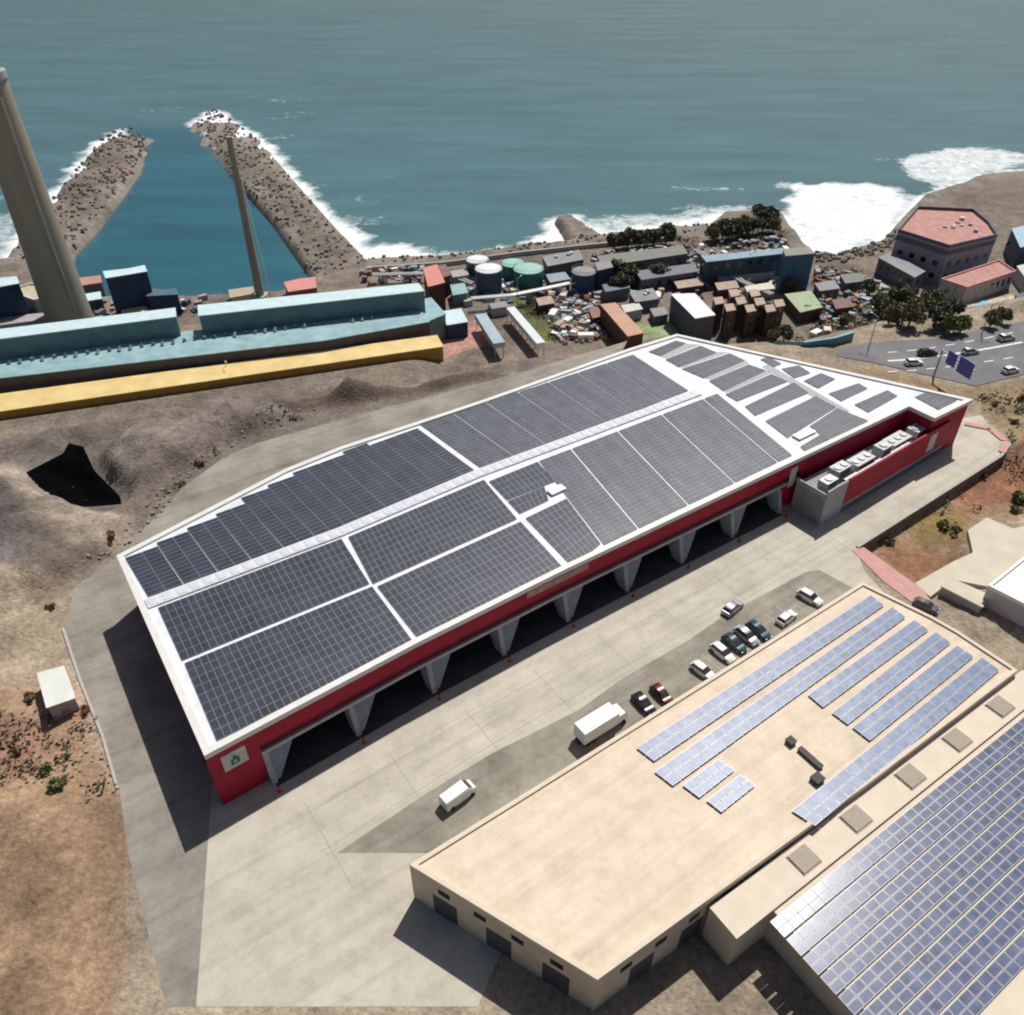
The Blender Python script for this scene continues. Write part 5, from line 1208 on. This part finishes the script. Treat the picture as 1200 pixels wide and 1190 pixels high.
# scrap and stored goods, uncountable
rnd = random.Random(31); mb = MB(); SCM = [GREYC, WPAINT, mat('rust_scrap', (.22, .11, .07), .9, .3, .8), mat('blue_scrap', (.08, .15, .22), .7, .2, .8), BROWNP, LILACD, TEAL]
for poly, n_ in (([(690, 300), (920, 280), (925, 345), (820, 350), (700, 350)], 260), ([(640, 340), (700, 345), (720, 395), (650, 400)], 90), ([(540, 325), (650, 315), (660, 350), (560, 360)], 90), ([(955, 315), (1030, 330), (1050, 365), (960, 380)], 120), ([(420, 318), (495, 315), (495, 332), (430, 335)], 30), ([(20, 345), (240, 350), (235, 372), (20, 385)], 60), ([(1080, 352), (1135, 360), (1120, 378), (1070, 368)], 20)):
    pl = [P2(*q, PORT) for q in poly]; xs_ = [q[0] for q in pl]; ys_ = [q[1] for q in pl]
    X = np.array([rnd.uniform(min(xs_), max(xs_)) for _ in range(n_*2)]); Y = np.array([rnd.uniform(min(ys_), max(ys_)) for _ in range(n_*2)]); k = inside(X, Y, pl); X = X[k]; Y = Y[k]; Z = height(X, Y)
    for x, y, h in zip(X, Y, Z):
        if h < -15.5: continue
        a = rnd.random()*3; q = rnd.choice((0, 0, 0, 1, 2, 2, 3, 4, 4, 4, 5, 5, 5, 6)); hh = rnd.uniform(.5, 2.2)
        mb.box((x, y, h+hh/2-.15), (rnd.uniform(.8, 3.6), rnd.uniform(.6, 2.0), hh), a, q)
o = mb.build('scrap_heap', SCM); tag(o, 'mixed scrap and stored goods lying all over the port yard', 'scrap', kind='stuff')
# crates / scrap in the port yard, individually
ct = [((648, 372), 'white crate at the left of the scrap yard', WPAINT), ((665, 380), 'white tarp covered crate in the scrap yard', WPAINT), ((676, 392), 'pale grey container in the scrap yard by the roof edge', mat('pale_container', (.5, .5, .5))),
      ((686, 398), 'white container nearest the warehouse far edge', WPAINT), ((655, 385), 'tan crate beside the whitish conveyor', BROWNP), ((646, 350), 'cream crate below the mint topped tank', CREAML), ((660, 350), 'second cream crate right of it below the mint tank', CREAML),
      ((603, 345), 'cream crate under the green tanks', CREAML), ((548, 358), 'grey crate left of the blue grey conveyor', GREYC), ((540, 345), 'green grey crate behind the quay shed end', TEALD), ((698, 338), 'white crate beside the dark blue tank', WPAINT),
      ((968, 392), 'pale crate behind the turquoise wall', CREAML), ((955, 395), 'white crate behind the middle of the turquoise wall', WPAINT), ((770, 352), 'white box left of the white roofed store', WPAINT)]
for (px, lab, mt) in ct:
    p = G(*px); r = empty('crate', p, random.random()*1.5, lab, 'container', 'crates and containers about the port yard')
    L_ = random.uniform(2.2, 5); m = MB(); m.box((0, 0, .85), (L_, 2.2, 2.3)); m.build('shell', mt, r, local=True, bevel=.04)
    m = MB(); m.box((L_/2+.03, 0, .9), (.05, 1.8, 1.9)); m.build('door', STEEL, r, local=True)

# ---------------------------------------------------------------- light, sky, camera
sd = Vector((3.0, 6.5, 11.0)).normalized()
sun = bpy.data.lights.new('sun', 'SUN'); sun.energy = 4.3; sun.angle = R(.6); sun.color = (1.0, .955, .90)
so = bpy.data.objects.new('sun', sun); col.objects.link(so); so.rotation_euler = (-sd).to_track_quat('-Z', 'Y').to_euler(); so.location = (50, 100, 200)
w = bpy.data.worlds.new('World'); scn.world = w; w.use_nodes = True
sk = w.node_tree.nodes.new('ShaderNodeTexSky'); sk.sky_type = 'NISHITA'; sk.sun_disc = False
sk.sun_elevation = math.asin(sd.z); sk.sun_rotation = math.atan2(sd.x, sd.y); sk.dust_density = 2.0; sk.air_density = 1.0
w.node_tree.links.new(sk.outputs[0], w.node_tree.nodes['Background'].inputs[0]); w.node_tree.nodes['Background'].inputs[1].default_value = .05
cam = bpy.data.cameras.new('camera'); cam.lens = F*36/1200; cam.sensor_width = 36; cam.sensor_fit = 'HORIZONTAL'; cam.clip_end = 20000; cam.clip_start = 1
co = bpy.data.objects.new('camera', cam); col.objects.link(co); co.location = (0, 0, HC); co.rotation_euler = (math.pi/2-TH, 0, 0); scn.camera = co
scn.render.resolution_x = 1024; scn.render.resolution_y = 1015
scn.view_settings.view_transform = 'Standard'; scn.view_settings.look = 'None'; scn.view_settings.gamma = 1; scn.view_settings.exposure = 0.06
scn.cycles.filter_width = 2.0
